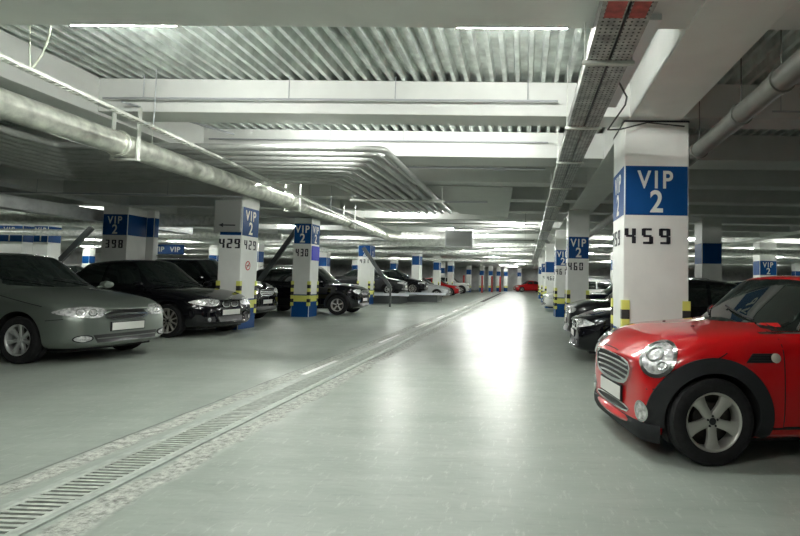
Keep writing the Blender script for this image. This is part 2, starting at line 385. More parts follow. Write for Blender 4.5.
far = [(-13.3, 34.0), (-11.2, 44.0), (-14.5, 27.5), (-20.5, 34.0), (-26.5, 27.0), (-28.0, 38.0), (-9.0, 56.0), (-5.6, 66.0), (-4.6, 68.0), (-3.7, 70.0), (-2.8, 72.0), (4.9, 30.0), (12.0, 36.0), (18.5, 30.0), (10.4, 46.0), (2.6, 66.0), (-17.0, 52.0), (22.0, 44.0), (-34.0, 40.0), (-1.0, 74.0), (-6.8, 62.0)]
for i, (fx, fy) in enumerate(far):
    column(fx, fx+0.55, fy, fy+0.6, (2.05, 2.62), '', 'distant white column with blue band in the depth of the garage', '', 3.26, 'FL FR' if fy < 40 else '', vip='', zone='', group='distant columns')

bm = bmesh.new(); box(bm, -0.395, 0.395, -0.40, 0.40, 3.262, 3.283); fin(bm, 'painted_shadow_gap', M['stencil'], c459)  # dark band paints in the shadow between the column top and the beam
# ------------------------------------------------------------------ signs on columns
r = empty('direction_sign', (-7.18, 12.62, 2.36), 'grey sign with a black left arrow on column 429', 'sign')
bm = bmesh.new(); box(bm, -0.31, 0.31, -0.03, 0.02, 0, 0.74, bevel=0.008); fin(bm, 'sign_box', M['sign_grey'], r)
bm = bmesh.new(); box(bm, -0.12, 0.20, -0.036, -0.029, 0.135, 0.165)
vs = [bm.verts.new(p) for p in ((-0.21, -0.036, 0.15), (-0.10, -0.036, 0.20), (-0.10, -0.036, 0.10), (-0.21, -0.029, 0.15), (-0.10, -0.029, 0.20), (-0.10, -0.029, 0.10))]
for q in ((0, 1, 2), (3, 5, 4), (0, 3, 4, 1), (1, 4, 5, 2), (2, 5, 3, 0)): bm.faces.new([vs[i] for i in q])
fin(bm, 'arrow', M['stencil'], r)
bm = bmesh.new(); box(bm, -0.33, 0.33, -0.024, 0.0, -0.012, 0.0); box(bm, -0.33, 0.33, -0.024, 0, 0.74, 0.752); box(bm, -0.33, -0.31, -0.024, 0, 0, 0.74); box(bm, 0.31, 0.33, -0.024, 0, 0, 0.74)
fin(bm, 'sign_frame', M['sheet'], r)
# digits of the sign column's own front face
bm = bmesh.new()
for i, ch in enumerate('429'): stencil_digit(bm, ch, -0.275+i*0.19, 1.96, 0.14, 0.23, Matrix.Translation((0, -0.406, 0)))
fin(bm, 'bay_number', M['stencil'], c429)
r = empty('no_smoking_sign', (-6.862, 13.02, 1.55), 'small round red no smoking sign on column 429', 'sign')
bm = bmesh.new(); lathe(bm, [(0.0, 0.0), (0.115, 0.0), (0.115, 0.006), (0.0, 0.006)], 28, Matrix.Rotation(PI/2, 4, 'Y')); fin(bm, 'disc', M['dirty_white'], r)
bm = bmesh.new(); RY = Matrix.Rotation(PI/2, 4, 'Y'); lathe(bm, [(0.09, 0.006), (0.115, 0.006), (0.115, 0.009), (0.09, 0.009), (0.09, 0.006)], 28, RY)
obox(bm, Matrix.Translation((0.008, 0, 0)) @ Matrix.Rotation(PI/4, 4, 'X'), 0.003, 0.2, 0.02); fin(bm, 'red_ring', M['redink'], r)
bm = bmesh.new(); obox(bm, Matrix.Translation((0.0075, 0, 0)), 0.003, 0.12, 0.022); fin(bm, 'cigarette', M['stencil'], r)
bm = bmesh.new(); box(bm, -0.01, 0.01, -0.31, 0.31, 0, 0.48, bevel=0.004); o = fin(bm, 'blue_plate', M['signblue'])
o.location = (-7.015, 17.66, 1.86); tag(o, 'bright blue square plate on the side of column 430', 'sign')

# ------------------------------------------------------------------ pipes, ducts and trays under the ceiling
r = empty('ventilation_duct', (-4.76, 3.0, 2.80), 'long round galvanised air duct hanging along the left of the aisle', 'duct')
bm = bmesh.new(); tube(bm, [(0, y_, 0) for y_ in (-3.5, 0, 3, 6, 9, 12, 14.1)], 0.135, 24); fin(bm, 'duct_tube', M['galv'], r, smooth=40)
for yy in (3.0, 7.45, 11.0, 13.2):
    bm = bmesh.new(); lathe(bm, [(0.136, -0.03), (0.152, -0.03), (0.152, -0.006), (0.16, 0), (0.152, 0.006), (0.152, 0.03), (0.136, 0.03)], 24, Matrix.Translation((0, yy, 0)) @ Matrix.Rotation(PI/2, 4, 'X')); fin(bm, 'joint_band', M['galv'], r, smooth=40)
bm = bmesh.new()
tube(bm, rounded_path([(0, 14.1, 0), (0, 14.9, -0.05), (0.58, 14.9, -0.12)], 0.3, 6), 0.135, 18); fin(bm, 'duct_elbow', M['galv'], r, smooth=40)
for k in range(14):      # spiral dents where tape wraps the duct
    pass
for yy in (3.12, 7.7, 11.2):
    h = bmesh.new()
    for sx in (-0.155, 0.155): box(h, sx-0.008, sx+0.008, yy-0.025, yy+0.025, -0.16, 0.46)
    box(h, -0.17, 0.17, yy-0.03, yy+0.03, -0.175, -0.155); fin(h, 'duct_hanger', M['tray'], r)

def tray(name, label, P, w, hgt, m, slots=True):
    """channel shaped cable tray along a path with a perforated floor and lips"""
    P = [Vector(p) for p in P]; r_ = empty(name, P[0], label, 'cable tray')
    bm = bmesh.new(); o0 = P[0]; nslot = 0
    for a, b_ in zip(P[:-1], P[1:]):
        L = (b_-a).length; t = (b_-a)/L; s = t.cross(Vector((0, 0, 1))).normalized(); u = s.cross(t)
        R4 = Matrix((s, t, u)).transposed().to_4x4()
        def put(cx, cyy, cz, sx, sy, sz): obox(bm, Matrix.Translation(a-o0) @ R4 @ Matrix.Translation((cx, cyy, cz)), sx, sy, sz)
        put(-w/2, L/2, hgt/2, 0.004, L, hgt); put(w/2, L/2, hgt/2, 0.004, L, hgt)
        rails = 4 if w > 0.2 else 2
        ww = w/(2*rails-1)*(0.45 if rails == 2 else 1)
        for k in range(rails): put(-w/2+ww/2+(2*k*ww if rails > 2 else k*(w-ww)), L/2, 0, ww, L, 0.004)
        if slots:
            n = int(min(L, 9)/0.075)
            for k in range(n): put(0, 0.03+k*0.075, 0.0, w, 0.03, 0.004)
            if L > 9: put(0, (9+L)/2, 0.0, w, L-9, 0.0035)
    fin(bm, 'tray_channel', m, r_)
    return r_
r = tray('cable_tray', 'thin perforated cable tray above the round duct on the left', [(-4.42, 3.2, 3.10), (-4.40, 5.55, 3.01), (-4.40, 8.2, 2.93), (-4.42, 15.0, 2.66)], 0.07, 0.030, M['tray'])
for yy, zz in ((3.5, 3.09), (6.1, 3.0), (8.9, 2.92), (11.9, 2.79)):
    bm = bmesh.new(); tube(bm, [(-0.0, yy-3.2, zz-3.10+0.03), (0.0, yy-3.2, 3.72-3.10)], 0.006, 6); fin(bm, 'hanger_rod', M['conduit'], r)
r = empty('cable_tray', (0.615, 1.5, 3.0), 'wide perforated cable tray running down the right of the aisle', 'cable tray')
for nm_, (a0, a1), hh in (('tray_channel', (-0.165, -0.005), 0.10), ('tray_channel', (0.015, 0.165), 0.07)):
    bm = bmesh.new()
    yk = [0, 5.5, 14.5, 38.5]; dx = [0, 0, 0.045, 0.185]
    for i in range(3):
        for (u0, u1, z0, z1) in ((a0, a1, -0.003, 0.003), (a0, a0+0.005, 0, hh), (a1-0.005, a1, 0, hh)):
            vs = [bm.verts.new((u+dx[i+e], yk[i+e], z)) for e in (0, 1) for (u, z) in ((u0, z0), (u1, z0), (u1, z1), (u0, z1))]
            for q in ((0, 1, 2, 3), (7, 6, 5, 4), (0, 4, 5, 1), (1, 5, 6, 2), (2, 6, 7, 3), (3, 7, 4, 0)): bm.faces.new([vs[k] for k in q])
    fin(bm, nm_, M['perf'], r)
bm = bmesh.new(); tube(bm, [(0.06, 0.2, 0.05), (0.03, 1.8, 0.03), (0.07, 2.3, 0.05), (0.03, 3.6, 0.04), (0.06, 5.5, 0.05), (0.07, 14, 0.05), (0.2, 34, 0.05)], 0.014, 6)
tube(bm, [(-0.06, 0.2, 0.05), (-0.02, 1.4, 0.04), (-0.08, 2.6, 0.05), (-0.03, 5.5, 0.05), (0, 14, 0.05), (0.15, 34, 0.05)], 0.02, 6); fin(bm, 'cable_run', M['darkcable'], r)
for yy in (1.6, 2.55, 4.3, 6.0, 8.1, 10.4, 13.0, 16.2, 20.0, 25.0):
    bm = bmesh.new(); xo = 0.045*max(0, yy-5.5)/9 if yy < 14.5 else 0.045+0.14*(yy-14.5)/24
    box(bm, xo-0.20, xo+0.20, yy-0.02, yy+0.02, -0.03, -0.004)
    for sx in (-0.18, 0.18): tube(bm, [(xo+sx, yy, -0.03), (xo+sx, yy, 0.70)], 0.006, 6)
    fin(bm, 'tray_hanger', M['tray'], r)
bm = bmesh.new(); box(bm, 0.475, 0.60, 3.0, 3.42, 3.01, 3.05, bevel=0.01); box(bm, 0.635, 0.745, 2.8, 3.42, 3.01, 3.04, bevel=0.01)
for (a, b_) in ((0.478, 0.597), (0.638, 0.742)):
    box(bm, a, b_, 1.6, 3.36, 2.988, 2.996)
o = fin(bm, 'cable_cover', M['redcable']); tag(o, 'red perforated cover plates in the right cable tray', 'cover')

r = empty('service_pipe', (2.0, 3.0, 2.90), 'thick grey pipe hanging right of the near column', 'pipe')
bm = bmesh.new(); tube(bm, [(-0.08, -2, 0), (-0.03, 0.8, 0), (0.06, 3.4, 0), (0.12, 7, 0), (0.12, 16, 0)], 0.092, 20); fin(bm, 'pipe_tube', M['pipe_dark'], r, smooth=40)
for yy in (1.15, 2.0, 3.35):
    xo = -0.03+0.09*(yy-0.8)/2.6
    bm = bmesh.new(); lathe(bm, [(0.093, -0.022), (0.108, -0.022), (0.108, 0.022), (0.093, 0.022)], 20, Matrix.Translation((xo, yy, 0)) @ Matrix.Rotation(PI/2, 4, 'X')); 
    tube(bm, [(xo, yy, 0.1), (xo, yy, 0.80)], 0.006, 6); fin(bm, 'pipe_clamp', M['pipe_dark'], r, smooth=40)

# bundle of pipes that crosses the bays and turns along the aisle
for i in range(9):
    yy = 7.12+i*0.315; xr = -1.95-i*0.205; xl = -6.53-i*0.24
    bm = bmesh.new()
    P = rounded_path([(xl, 5.2, 3.05), (xl, yy, 3.05), (xr, yy, 3.05), (xr, 13.7, 3.05)], 0.16, 5)
    tube(bm, P, 0.048, 12)
    o = fin(bm, 'service_pipe', M['pipe'], smooth=40)
    ordn = ['nearest and outermost', 'second', 'third', 'fourth', 'middle', 'sixth', 'seventh', 'eighth', 'innermost and farthest'][i]
    tag(o, ('%s of the nine grey pipes bending along the ceiling' % ordn), 'pipe', 'bundle of nine grey pipes')
# pipe racks that carry the bundle
for (x0, x1, yy, nm) in ((-3.8, -1.75, 11.35, 'steel support bar under the bend end of the nine pipes'), ):
    bm = bmesh.new(); box(bm, x0, x1, yy-0.02, yy+0.02, 2.96, 2.998)
    for xx in (x0+0.05, x1-0.05): tube(bm, [(xx, yy, 2.96), (xx, yy, 3.72)], 0.006, 6)
    o = fin(bm, 'pipe_rack', M['tray']); tag(o, nm, 'pipe support')
bm = bmesh.new(); box(bm, -5.1, -5.06, 6.95, 9.85, 2.96, 2.998)
for yy in (7.0, 9.75): tube(bm, [(-5.08, yy, 2.96), (-5.08, yy, 3.72)], 0.006, 6)
o = fin(bm, 'pipe_rack', M['tray']); tag(o, 'steel support bar under the crossing part of the nine pipes', 'pipe support')

def thin_pipe(label, P, rad, hang=()):
    r_ = empty('sprinkler_pipe', P[0], label, 'pipe'); o0 = Vector(P[0])
    bm = bmesh.new(); tube(bm, [Vector(p)-o0 for p in P], rad, 8); fin(bm, 'pipe_tube', M['conduit'], r_, smooth=40)
    for (hx, hy, z0) in hang:
        bm = bmesh.new(); tube(bm, [Vector((hx, hy, z0))-o0, Vector((hx, hy, DECK))-o0], 0.006, 6); fin(bm, 'hanger_rod', M['conduit'], r_)
    return r_
thin_pipe('thin pipe in front of the second bright ceiling beam', [(-5.2, 6.28, 3.43), (0.36, 6.28, 3.45)], 0.014, [(-4.7, 6.28, 3.43), (-2.9, 6.28, 3.43), (-1.6, 6.28, 3.43), (0.0, 6.28, 3.44)])
thin_pipe('thin pipe in front of the third bright ceiling beam', [(-5.2, 8.47, 3.52), (0.34, 8.47, 3.53)], 0.014, [(-2.0, 8.47, 3.52), (-3.2, 8.47, 3.52)])
thin_pipe('thin pipe behind the third ceiling beam', [(-2.3, 9.32, 3.28), (0.33, 9.32, 3.28)], 0.018, [(-2.0, 9.32, 3.28), (0, 9.32, 3.28)])
thin_pipe('thin pipe crossing below the panel near the cable tray', [(-3.0, 12.5, 3.12), (-0.9, 12.4, 3.14)], 0.02, [(-2.6, 12.48, 3.12)])
thin_pipe('thin pipe on the dark beam right of the large near column', [(2.9, 6.3, 3.36), (6.6, 6.3, 3.36)], 0.012, [(3.0, 6.3, 3.36), (4.5, 6.3, 3.36)])
thin_pipe('thin pipe across the dark left bays over column 398', [(-12.0, 11.6, 3.08), (-6.3, 11.6, 3.05)], 0.014, [(-11, 11.6, 3.08), (-8, 11.6, 3.06)])
thin_pipe('short pipe on the wall beam at upper left', [(-4.9, 6.2, 3.36), (-4.3, 7.6, 3.36)], 0.014)

for i, (yy, x0, x1, zz) in enumerate(((16.8, -6.0, 0.4, 3.1), (19.0, -2.6, 0.4, 3.15), (21.2, -6.2, 0.4, 3.0), (23.2, -5.0, 0.4, 3.1), (26.9, -6.5, 0.4, 3.05), (29.6, -6.5, 0.4, 3.12), (33.0, -6.6, 0.4, 3.0), (36.0, -6.6, 0.4, 3.05))):
    bm = bmesh.new(); tube(bm, [(x0, yy, zz), (x1, yy, zz)], 0.03 if i % 2 else 0.018, 8)
    for hx in (x0+0.4, x1-0.4): tube(bm, [(hx, yy, zz), (hx, yy, DECK)], 0.006, 6)
    o = fin(bm, 'service_pipe', M['pipe_dark' if i % 3 == 0 else 'pipe'], smooth=40); tag(o, 'thin pipe crossing the far aisle below the ceiling beams', 'pipe', 'thin pipes crossing the far aisle')
for i, (px_, py_) in enumerate(((-6.9, 60.5), (-4.8, 60.5), (-3.9, 64.0), (-3.0, 66.0), (-7.4, 43.8))):
    bm = bmesh.new(); lathe(bm, [(0.11, 0.0), (0.11, 1.9), (0.09, 1.94)], 14, cap=True); o = fin(bm, 'barrier_post', M['redmetal'], smooth=40); o.location = (px_, py_, 0)
    tag(o, 'red post standing among the distant columns', 'post', 'red posts in the distance')
# white cables dangling at upper left
bm = bmesh.new(); tube(bm, [(-4.12, 4.35, 3.70), (-4.14, 4.4, 3.5), (-4.2, 4.45, 3.35), (-4.3, 4.5, 3.2), (-4.38, 4.5, 3.08)], 0.009, 8)
o = fin(bm, 'hanging_cable', M['cable'], smooth=60); tag(o, 'thick pale cable dropping to the left cable tray', 'cable')
bm = bmesh.new(); tube(bm, [(-4.30, 4.35, 3.70), (-4.33, 4.4, 3.45), (-4.37, 4.45, 3.25), (-4.40, 4.5, 3.08)], 0.005, 8)
o = fin(bm, 'hanging_cable', M['cable'], smooth=60); tag(o, 'thin pale cable beside the thick one at upper left', 'cable')
bm = bmesh.new(); tube(bm, [(0.79, 4.6, 3.05), (0.92, 4.9, 3.02), (0.98, 5.3, 3.08), (0.9, 5.9, 3.0), (1.1, 6.3, 3.12), (1.45, 6.4, 3.24), (1.9, 6.41, 3.20)], 0.009, 8)
o = fin(bm, 'hanging_cable', M['darkcable'], smooth=60); tag(o, 'dark cable looping from the right tray to the top of column 459', 'cable')
# side channel and fixture beside the right tray
bm = bmesh.new(); box(bm, 0.88, 0.99, 3.9, 5.9, 3.25, 3.33, bevel=0.01); o = fin(bm, 'cable_duct', M['housing']); tag(o, 'short white cable duct beside the right cable tray', 'cable duct')

# foil ducts and rectangular ducts
r = empty('insulated_duct', (-4.17, 17.9, 2.68), 'foil wrapped duct ending in a vent grille past the pipe bends', 'duct')
bm = bmesh.new(); tube(bm, [(0, 0, 0), (0.7, 0, 0), (0.72, 0, 0), (1.5, 0, 0)], [0.23, 0.23, 0.25, 0.25], 20); fin(bm, 'foil_sleeve', M['foil'], r, smooth=40)
bm = bmesh.new(); box(bm, 1.5, 2.4, -0.25, 0.25, -0.27, 0.27, bevel=0.01); fin(bm, 'grille_box', M['sheet'], r)
bm = bmesh.new(); box(bm, 1.54, 2.36, -0.262, -0.25, -0.24, 0.24)
for k in range(9): box(bm, 1.56, 2.34, -0.27, -0.262, -0.22+k*0.05, -0.195+k*0.05)
fin(bm, 'vent_grille', M['grille'], r)
for (xa, n_, lb) in ((-26, 18, 'long foil wrapped duct across the left background'), (-11.2, 4, 'short foil wrapped duct between columns 398 and 429')):
    r = empty('insulated_duct', (xa, 15.8, 2.93), lb, 'duct')
    bm = bmesh.new(); P = [(k*0.75, 0, 0) for k in range(n_+1)]; tube(bm, P, [0.2+0.012*(k % 2) for k in range(n_+1)], 16); fin(bm, 'foil_sleeve', M['foil'], r, smooth=40)
bm = bmesh.new(); box(bm, -11.30, -10.9, -1, 18, 2.69, 3.0, bevel=0.02); o = fin(bm, 'rectangular_duct', M['sheet']); o.location.x = -0.55; tag(o, 'dark rectangular duct running away at far left', 'duct')
for i, (yy, x0, x1, zz, lb) in enumerate(((24.5, -14, 0.3, 2.95, 'foil wrapped pipe crossing the far aisle, nearest one'), (31.0, -16, 0.4, 2.9, 'foil wrapped pipe crossing the far aisle, second one'), (40.0, -22, 0.5, 2.85, 'foil wrapped pipe crossing the far aisle, farthest one'), (19.0, -30, -8.8, 2.75, 'foil wrapped pipe crossing the left background behind the columns'), (22.0, 3, 24, 2.7, 'foil wrapped pipe crossing the right background'))):
    bm = bmesh.new(); n = 12; tube(bm, [(x0+(x1-x0)*k/n, yy, zz) for k in range(n+1)], [0.11+0.01*(k % 2) for k in range(n+1)], 12)
    o = fin(bm, 'insulated_pipe', M['foil'], smooth=40); tag(o, lb, 'pipe')

# hanging ceiling panel
bm = bmesh.new(); q = [(-2.1, 11.05), (-0.28, 11.15), (-0.55, 16.4), (-1.95, 15.6)]
lo = [bm.verts.new((a, b_, 3.262)) for a, b_ in q]; hi = [bm.verts.new((a, b_, 3.285)) for a, b_ in q]
bm.faces.new(lo); bm.faces.new(hi[::-1])
for i in range(4): bm.faces.new((lo[i], lo[(i+1) % 4], hi[(i+1) % 4], hi[i]))
o = fin(bm, 'ceiling_panel', M['panel']); tag(o, 'pale flat ceiling panel between the pipe bends and cable tray', 'panel')

# ------------------------------------------------------------------ fluorescent lights
def batten():
    r_ = empty('fluorescent_light', (0, 0, 0), '', 'light')
    bm = bmesh.new(); box(bm, -0.47, 0.47, -0.035, 0.035, 0.0, 0.05, bevel=0.006)
    for sx in (-0.3, 0.3): box(bm, sx-0.004, sx+0.004, -0.004, 0.004, 0.05, 0.36)
    for sx in (-0.46, 0.46): box(bm, sx-0.012, sx+0.012, -0.015, 0.015, -0.045, 0.0)
    fin(bm, 'lamp_housing', M['housing'], r_)
    bm = bmesh.new(); tube(bm, [(-0.45, 0, -0.03), (0.45, 0, -0.03)], 0.014, 8); fin(bm, 'lamp_tube', M['tube'], r_)
    return r_
b0 = batten(); used = [False]
def light(x, y_, z, label, group):
    o = b0 if not used[0] else copy_tree(b0); used[0] = True
    o.location = (x, y_, z); o['label'] = label; o['group'] = group; return o
for (x, y_, z) in ((-3.37, 4.235, 3.385), (-0.14, 4.235, 3.385)):
    light(x, y_, z, ('left' if x < -2 else 'right') + ' fluorescent light glowing behind the nearest ceiling beam', 'lights behind the nearest beam')
for (a, b_) in [(0.75, 0)]:
    light(-3.1, a, 3.36, 'fluorescent light in the ceiling over the near floor', 'lights over the near floor')
    light(-0.8, a, 3.36, 'fluorescent light in the ceiling over the near floor', 'lights over the near floor')
for (x, y_, z) in ((-3.0, 6.95, 3.40), (-0.7, 6.95, 3.40)):
    light(x, y_, z, ('left' if x < -2 else 'right') + ' fluorescent light behind the second ceiling beam', 'lights behind the second beam')
light(-4.95, 10.2, 3.36, 'added fluorescent light above the duct beside the nine crossing pipes', 'added light beside the crossing pipes')  # unseen lamp added to brighten the fronts of the left columns
ys = [16.4, 18.6, 20.9, 23.6, 26.2, 28.8, 31.4, 34.0, 36.6, 39.2, 44.5, 49.7, 54.9, 60.1, 65.3, 70.5]
for k, yy in enumerate(ys):
    for x in ((-3.9, -0.5, -2.6, -1.5)[k % 4],):
        light(x, yy, 3.36, 'fluorescent light of the far aisle ceiling', 'lights over the far aisle')
for yy in (20.9, 26.2, 31.4, 39.2, 49.7):
    for x in (-9.4, -14.9, -21.0, -26.5, -33.0):
        light(x, yy, 3.36, 'fluorescent light over the left background bays', 'lights over the left background')
for yy in (23.6, 28.8, 36.6, 49.7):
    for x in (4.2, 7.6, 12.5, 17.0, 22.5, 29.0):
        light(x, yy, 3.36, 'fluorescent light over the right background bays', 'lights over the right background')
for x in (-15.0, -22.0):
    light(x, 16.5, 3.36, 'fluorescent light over the left background bays', 'lights over the left background')
# ------------------------------------------------------------------ floor furniture
r = empty('drain_channel', (-2.62, 2.0, 0), 'long steel framed drain channel let into the floor along the aisle', 'drain')
bm = bmesh.new(); box(bm, -0.20, -0.155, -6, 58, 0.0, 0.012); fin(bm, 'frame_rail', M['rail'], r)
bm = bmesh.new(); box(bm, 0.155, 0.20, -6, 58, 0.0, 0.012); fin(bm, 'frame_rail', M['rail'], r)
bm = bmesh.new(); box(bm, -0.155, 0.155, -6, 58, 0.0005, 0.003); fin(bm, 'channel_bottom', M['pit'], r)
gm = bmesh.new(); n = 20
for k in range(n):
    y0 = k/n
    obox(gm, Matrix.Translation((0, y0+0.5/n, 0.008)), 0.25, 0.55/n, 0.007)
for sx in (-0.138, 0.138): box(gm, sx-0.016, sx+0.016, 0.002, 0.998, 0.004, 0.012)
box(gm, -0.122, 0.122, 0.002, 0.012, 0.004, 0.0115)
g0 = fin(gm, 'drain_grate', M['grate']); g0.location = (-2.62, -1.0, 0)
tag(g0, 'slotted steel grate section lying in the floor drain', 'grate', 'grate sections of the floor drain')
for k in range(1, 34):
    g = g0.copy(); COL.objects.link(g); g.location = (-2.62, -1.0+k, 0)
for i, (y0, y1) in enumerate(((7.05, 8.3), (10.77, 12.4), (14.5, 16.0), (18.0, 19.6), (22.0, 23.6), (26, 27.6))):
    bm = bmesh.new(); box(bm, -0.035, 0.035, 0, y1-y0, 0.0005, 0.003)
    o = fin(bm, 'lane_marking', M['mark']); o.location = (-2.93 if i > 1 else -2.90, y0, 0)
    tag(o, ['nearest white dash painted beside the drain', 'second white dash painted beside the drain', 'third white dash painted beside the drain', 'fourth white dash painted beside the drain', 'fifth white dash painted beside the drain', 'farthest white dash painted beside the drain'][i], 'floor marking', 'painted dashes')
# ------------------------------------------------------------------ cars
def lerp(a, b_, t): return a+(b_-a)*t
def interp(tab, x):
    if x >= tab[0][0]: return tab[0][1]
    for (x0, v0), (x1, v1) in zip(tab[:-1], tab[1:]):
        if x <= x0 and x >= x1:
            t = (x0-x)/(x0-x1); t = t*t*(3-2*t)*0.35+t*0.65
            return lerp(v0, v1, t)
    return tab[-1][1]
def build_body(P):
    """closed shell lofted through cross sections, x forward from the front axle"""
    n, rr, W, H = P['nose'], P['tail'], P['W']/2, P['H']
    xs = [n, n-0.035, n-0.12, n-0.28, n-0.5]
    xc, xr, xrr, xg = P['xc'], P['xr'], P['xrr'], P['xg']
    mids = [0.1 if n-0.5 > 0.15 else -0.02, xc+0.14, xc, xc-0.03, lerp(xc, xr, 0.5), xr+0.03, xr, xr-0.25, lerp(xr, xrr, 0.4), lerp(xr, xrr, 0.75), xrr, xrr-0.03, lerp(xrr, xg, 0.5), xg+0.03, xg, lerp(xg, rr, 0.5), rr+0.12, rr+0.035, rr]
    xs = sorted(set([x for x in xs if x > xc+0.2] + mids), reverse=True)
    zb0 = P.get('zb', 0.17)
    plan = [(n, 0.70), (n-0.035, 0.79), (n-0.12, 0.88), (n-0.28, 0.95), (n-0.5, 0.985), (0, 1.0), (P['xrr'], 1.0), (rr+0.35, 0.96), (rr+0.12, 0.90), (rr+0.035, 0.82), (rr, 0.74)]
    hood = P['hood']            # (x, centre z)
    belt = P['belt']            # (x, shoulder z)
    bot = [(n, zb0+0.10), (n-0.035, zb0+0.04), (n-0.2, zb0+0.0), (-0.6, zb0), (rr+0.35, zb0+0.03), (rr+0.04, zb0+0.09), (rr, zb0+0.14)]
    tumble = P.get('tumble', 0.20)
    secs = []
    for x in xs:
        w = W*interp(plan, x); zb = interp(bot, x); zs = interp(belt, x)
        zt = interp(hood, x) if x > xc-0.01 else (interp(P['deckz'], x) if x < xg+0.01 else None)
        r = [(0, zb), (w*0.80, zb), (w*0.955, zb+0.05), (w*0.995, lerp(zb, zs, 0.30)), (w, lerp(zb, zs, 0.68)), (w*0.985, lerp(zb, zs, 0.9)), (w*0.93, zs)]
        if zt is not None:
            dz = zt-zs
            r += [(w*0.84, zs+dz*0.50), (w*0.68, zs+dz*0.80), (w*0.38, zs+dz*0.96), (0, zt)]
        else:
            # greenhouse height fraction
            if x > xr: t = (xc-x)/(xc-xr)
            elif x < xrr: t = (x-xg)/(xrr-xg)
            else: t = 1.0
            zc = interp(hood, xc) if x > xr else (interp(P['deckz'], xg) if x < xrr else 0)
            u = (xr-x)/(xr-xrr) if xrr <= x <= xr else (0 if x > xr else 1)
            zr = H - P.get('drop', 0.02)*(2*max(0, min(1, u))-0.75)**2 - (P.get('reardrop', 0.03)*u*u)
            zroof = lerp(zc, zr, t) if t < 1 else zr
            yroof = W*(0.93-tumble)
            y7 = lerp(w*0.84, w*0.885, t); z7 = zs+0.03
            y8 = lerp(w*0.68, yroof+0.03, t); z8 = lerp(zs+0.04, zr-0.13, t)
            y9 = lerp(w*0.38, yroof-0.10, t); z9 = lerp(zc-0.01, zr-0.035, t)
            r += [(y7, z7), (y8, z8), (y9, z9), (0, zroof)]
        secs.append((x, w, r))
    bm = bmesh.new(); R = []; L = []
    bowF = P.get('bow', 0.14); nz = P.get('noselean', [(0.0, 0.05), (0.35, 0.0), (0.6, 0.02), (0.9, 0.12)])
    for x, w, r in secs:
        row = []; rowl = []
        tf = max(0, 1-(n-x)/0.55)**1.3; tb = max(0, 1-(x-rr)/0.5)**1.3
        for (y, z) in r:
            f = abs(y)/max(W, 1e-3)
            k = 0
            for (z0, a), (z1, c) in zip(nz[:-1], nz[1:]):
                if z0 <= z <= z1: k = lerp(a, c, (z-z0)/(z1-z0))
            if z > nz[-1][0]: k = nz[-1][1]
            xx = x - tf*(bowF*f*f*1.3 + k) + tb*(0.10*f*f)
            # windscreen and backlight bow
            if xr-0.04 < x < xc+0.16 and z > 0.8: xx -= 0.13*f*f
            row.append(bm.verts.new((xx, y, z))); rowl.append(row[-1] if y == 0 else bm.verts.new((xx, -y, z)))
        R.append(row); L.append(rowl)
    for i in range(len(R)-1):
        for j in range(len(R[0])-1):
            bm.faces.new((R[i][j], R[i][j+1], R[i+1][j+1], R[i+1][j]))
            bm.faces.new((L[i][j], L[i+1][j], L[i+1][j+1], L[i][j+1]))
    for e in (0, -1):
        for j in range(len(R[0])-1):
            q = [R[e][j], R[e][j+1], L[e][j+1], L[e][j]]
            q2 = []
            for v in q:
                if v not in q2: q2.append(v)
            bm.faces.new(q2)
    bmesh.ops.recalc_face_normals(bm, faces=bm.faces)
    me = bpy.data.meshes.new('cage'); bm.to_mesh(me); bm.free()
    o = bpy.data.objects.new('cage', me); COL.objects.link(o)
    md = o.modifiers.new('s', 'SUBSURF'); md.levels = 2; md.render_levels = 2
    bpy.context.view_layer.update()
    out = bpy.data.meshes.new_from_object(o.evaluated_get(bpy.context.evaluated_depsgraph_get()))
    bpy.data.objects.remove(o); bpy.data.meshes.remove(me)
    return out

class Skin:
    """projects outlines onto the finished body shell"""
    def __init__(s, me):
        bm = bmesh.new(); bm.from_mesh(me); s.t = BVHTree.FromBMesh(bm); bm.free()
    def frame(s, kind, side=1, ang=0.0, tilt=0.0, c=(0, 0, 0)):
        if kind == 'side': return Vector((0, 3*side, 0)), Vector((1, 0, 0)), Vector((0, 0, 1)), Vector((0, -side, 0))
        if kind == 'front': return Vector((4, 0, 0)), Vector((0, 1, 0)), Vector((0, 0, 1)), Vector((-1, 0, 0))
        if kind == 'rear': return Vector((-8, 0, 0)), Vector((0, 1, 0)), Vector((0, 0, 1)), Vector((1, 0, 0))
        if kind == 'top': return Vector((0, 0, 4)), Vector((1, 0, 0)), Vector((0, 1, 0)), Vector((0, 0, -1))
        d = Vector((-math.cos(ang)*math.cos(tilt), -side*math.sin(ang)*math.cos(tilt), -math.sin(tilt)))
        u = Vector((math.sin(ang), -side*math.cos(ang), 0)) ; v = u.cross(d)
        if v.z < 0: v = -v
        return Vector(c)-d*2.0, u, v, d
    def hit(s, fr, a, b_):
        o, u, v, d = fr
        p, nrm, i, dist = s.t.ray_cast(o+u*a+v*b_, d)
        return p, nrm
def resample(poly, step, closed=True):
    out = []
    m = len(poly)
    for i in range(m if closed else m-1):
        a = Vector(poly[i]); b_ = Vector(poly[(i+1) % m]); L = (b_-a).length; k = max(1, int(L/step))
        for j in range(k): out.append(a.lerp(b_, j/k))
    if not closed: out.append(Vector(poly[-1]))
    return out
def smooth_poly(poly, it=2):
    for _ in range(it):
        q = []
        for i in range(len(poly)):
            a = Vector(poly[i]); b_ = Vector(poly[(i+1) % len(poly)])
            q += [a.lerp(b_, 0.25), a.lerp(b_, 0.75)]
        poly = q
    return poly
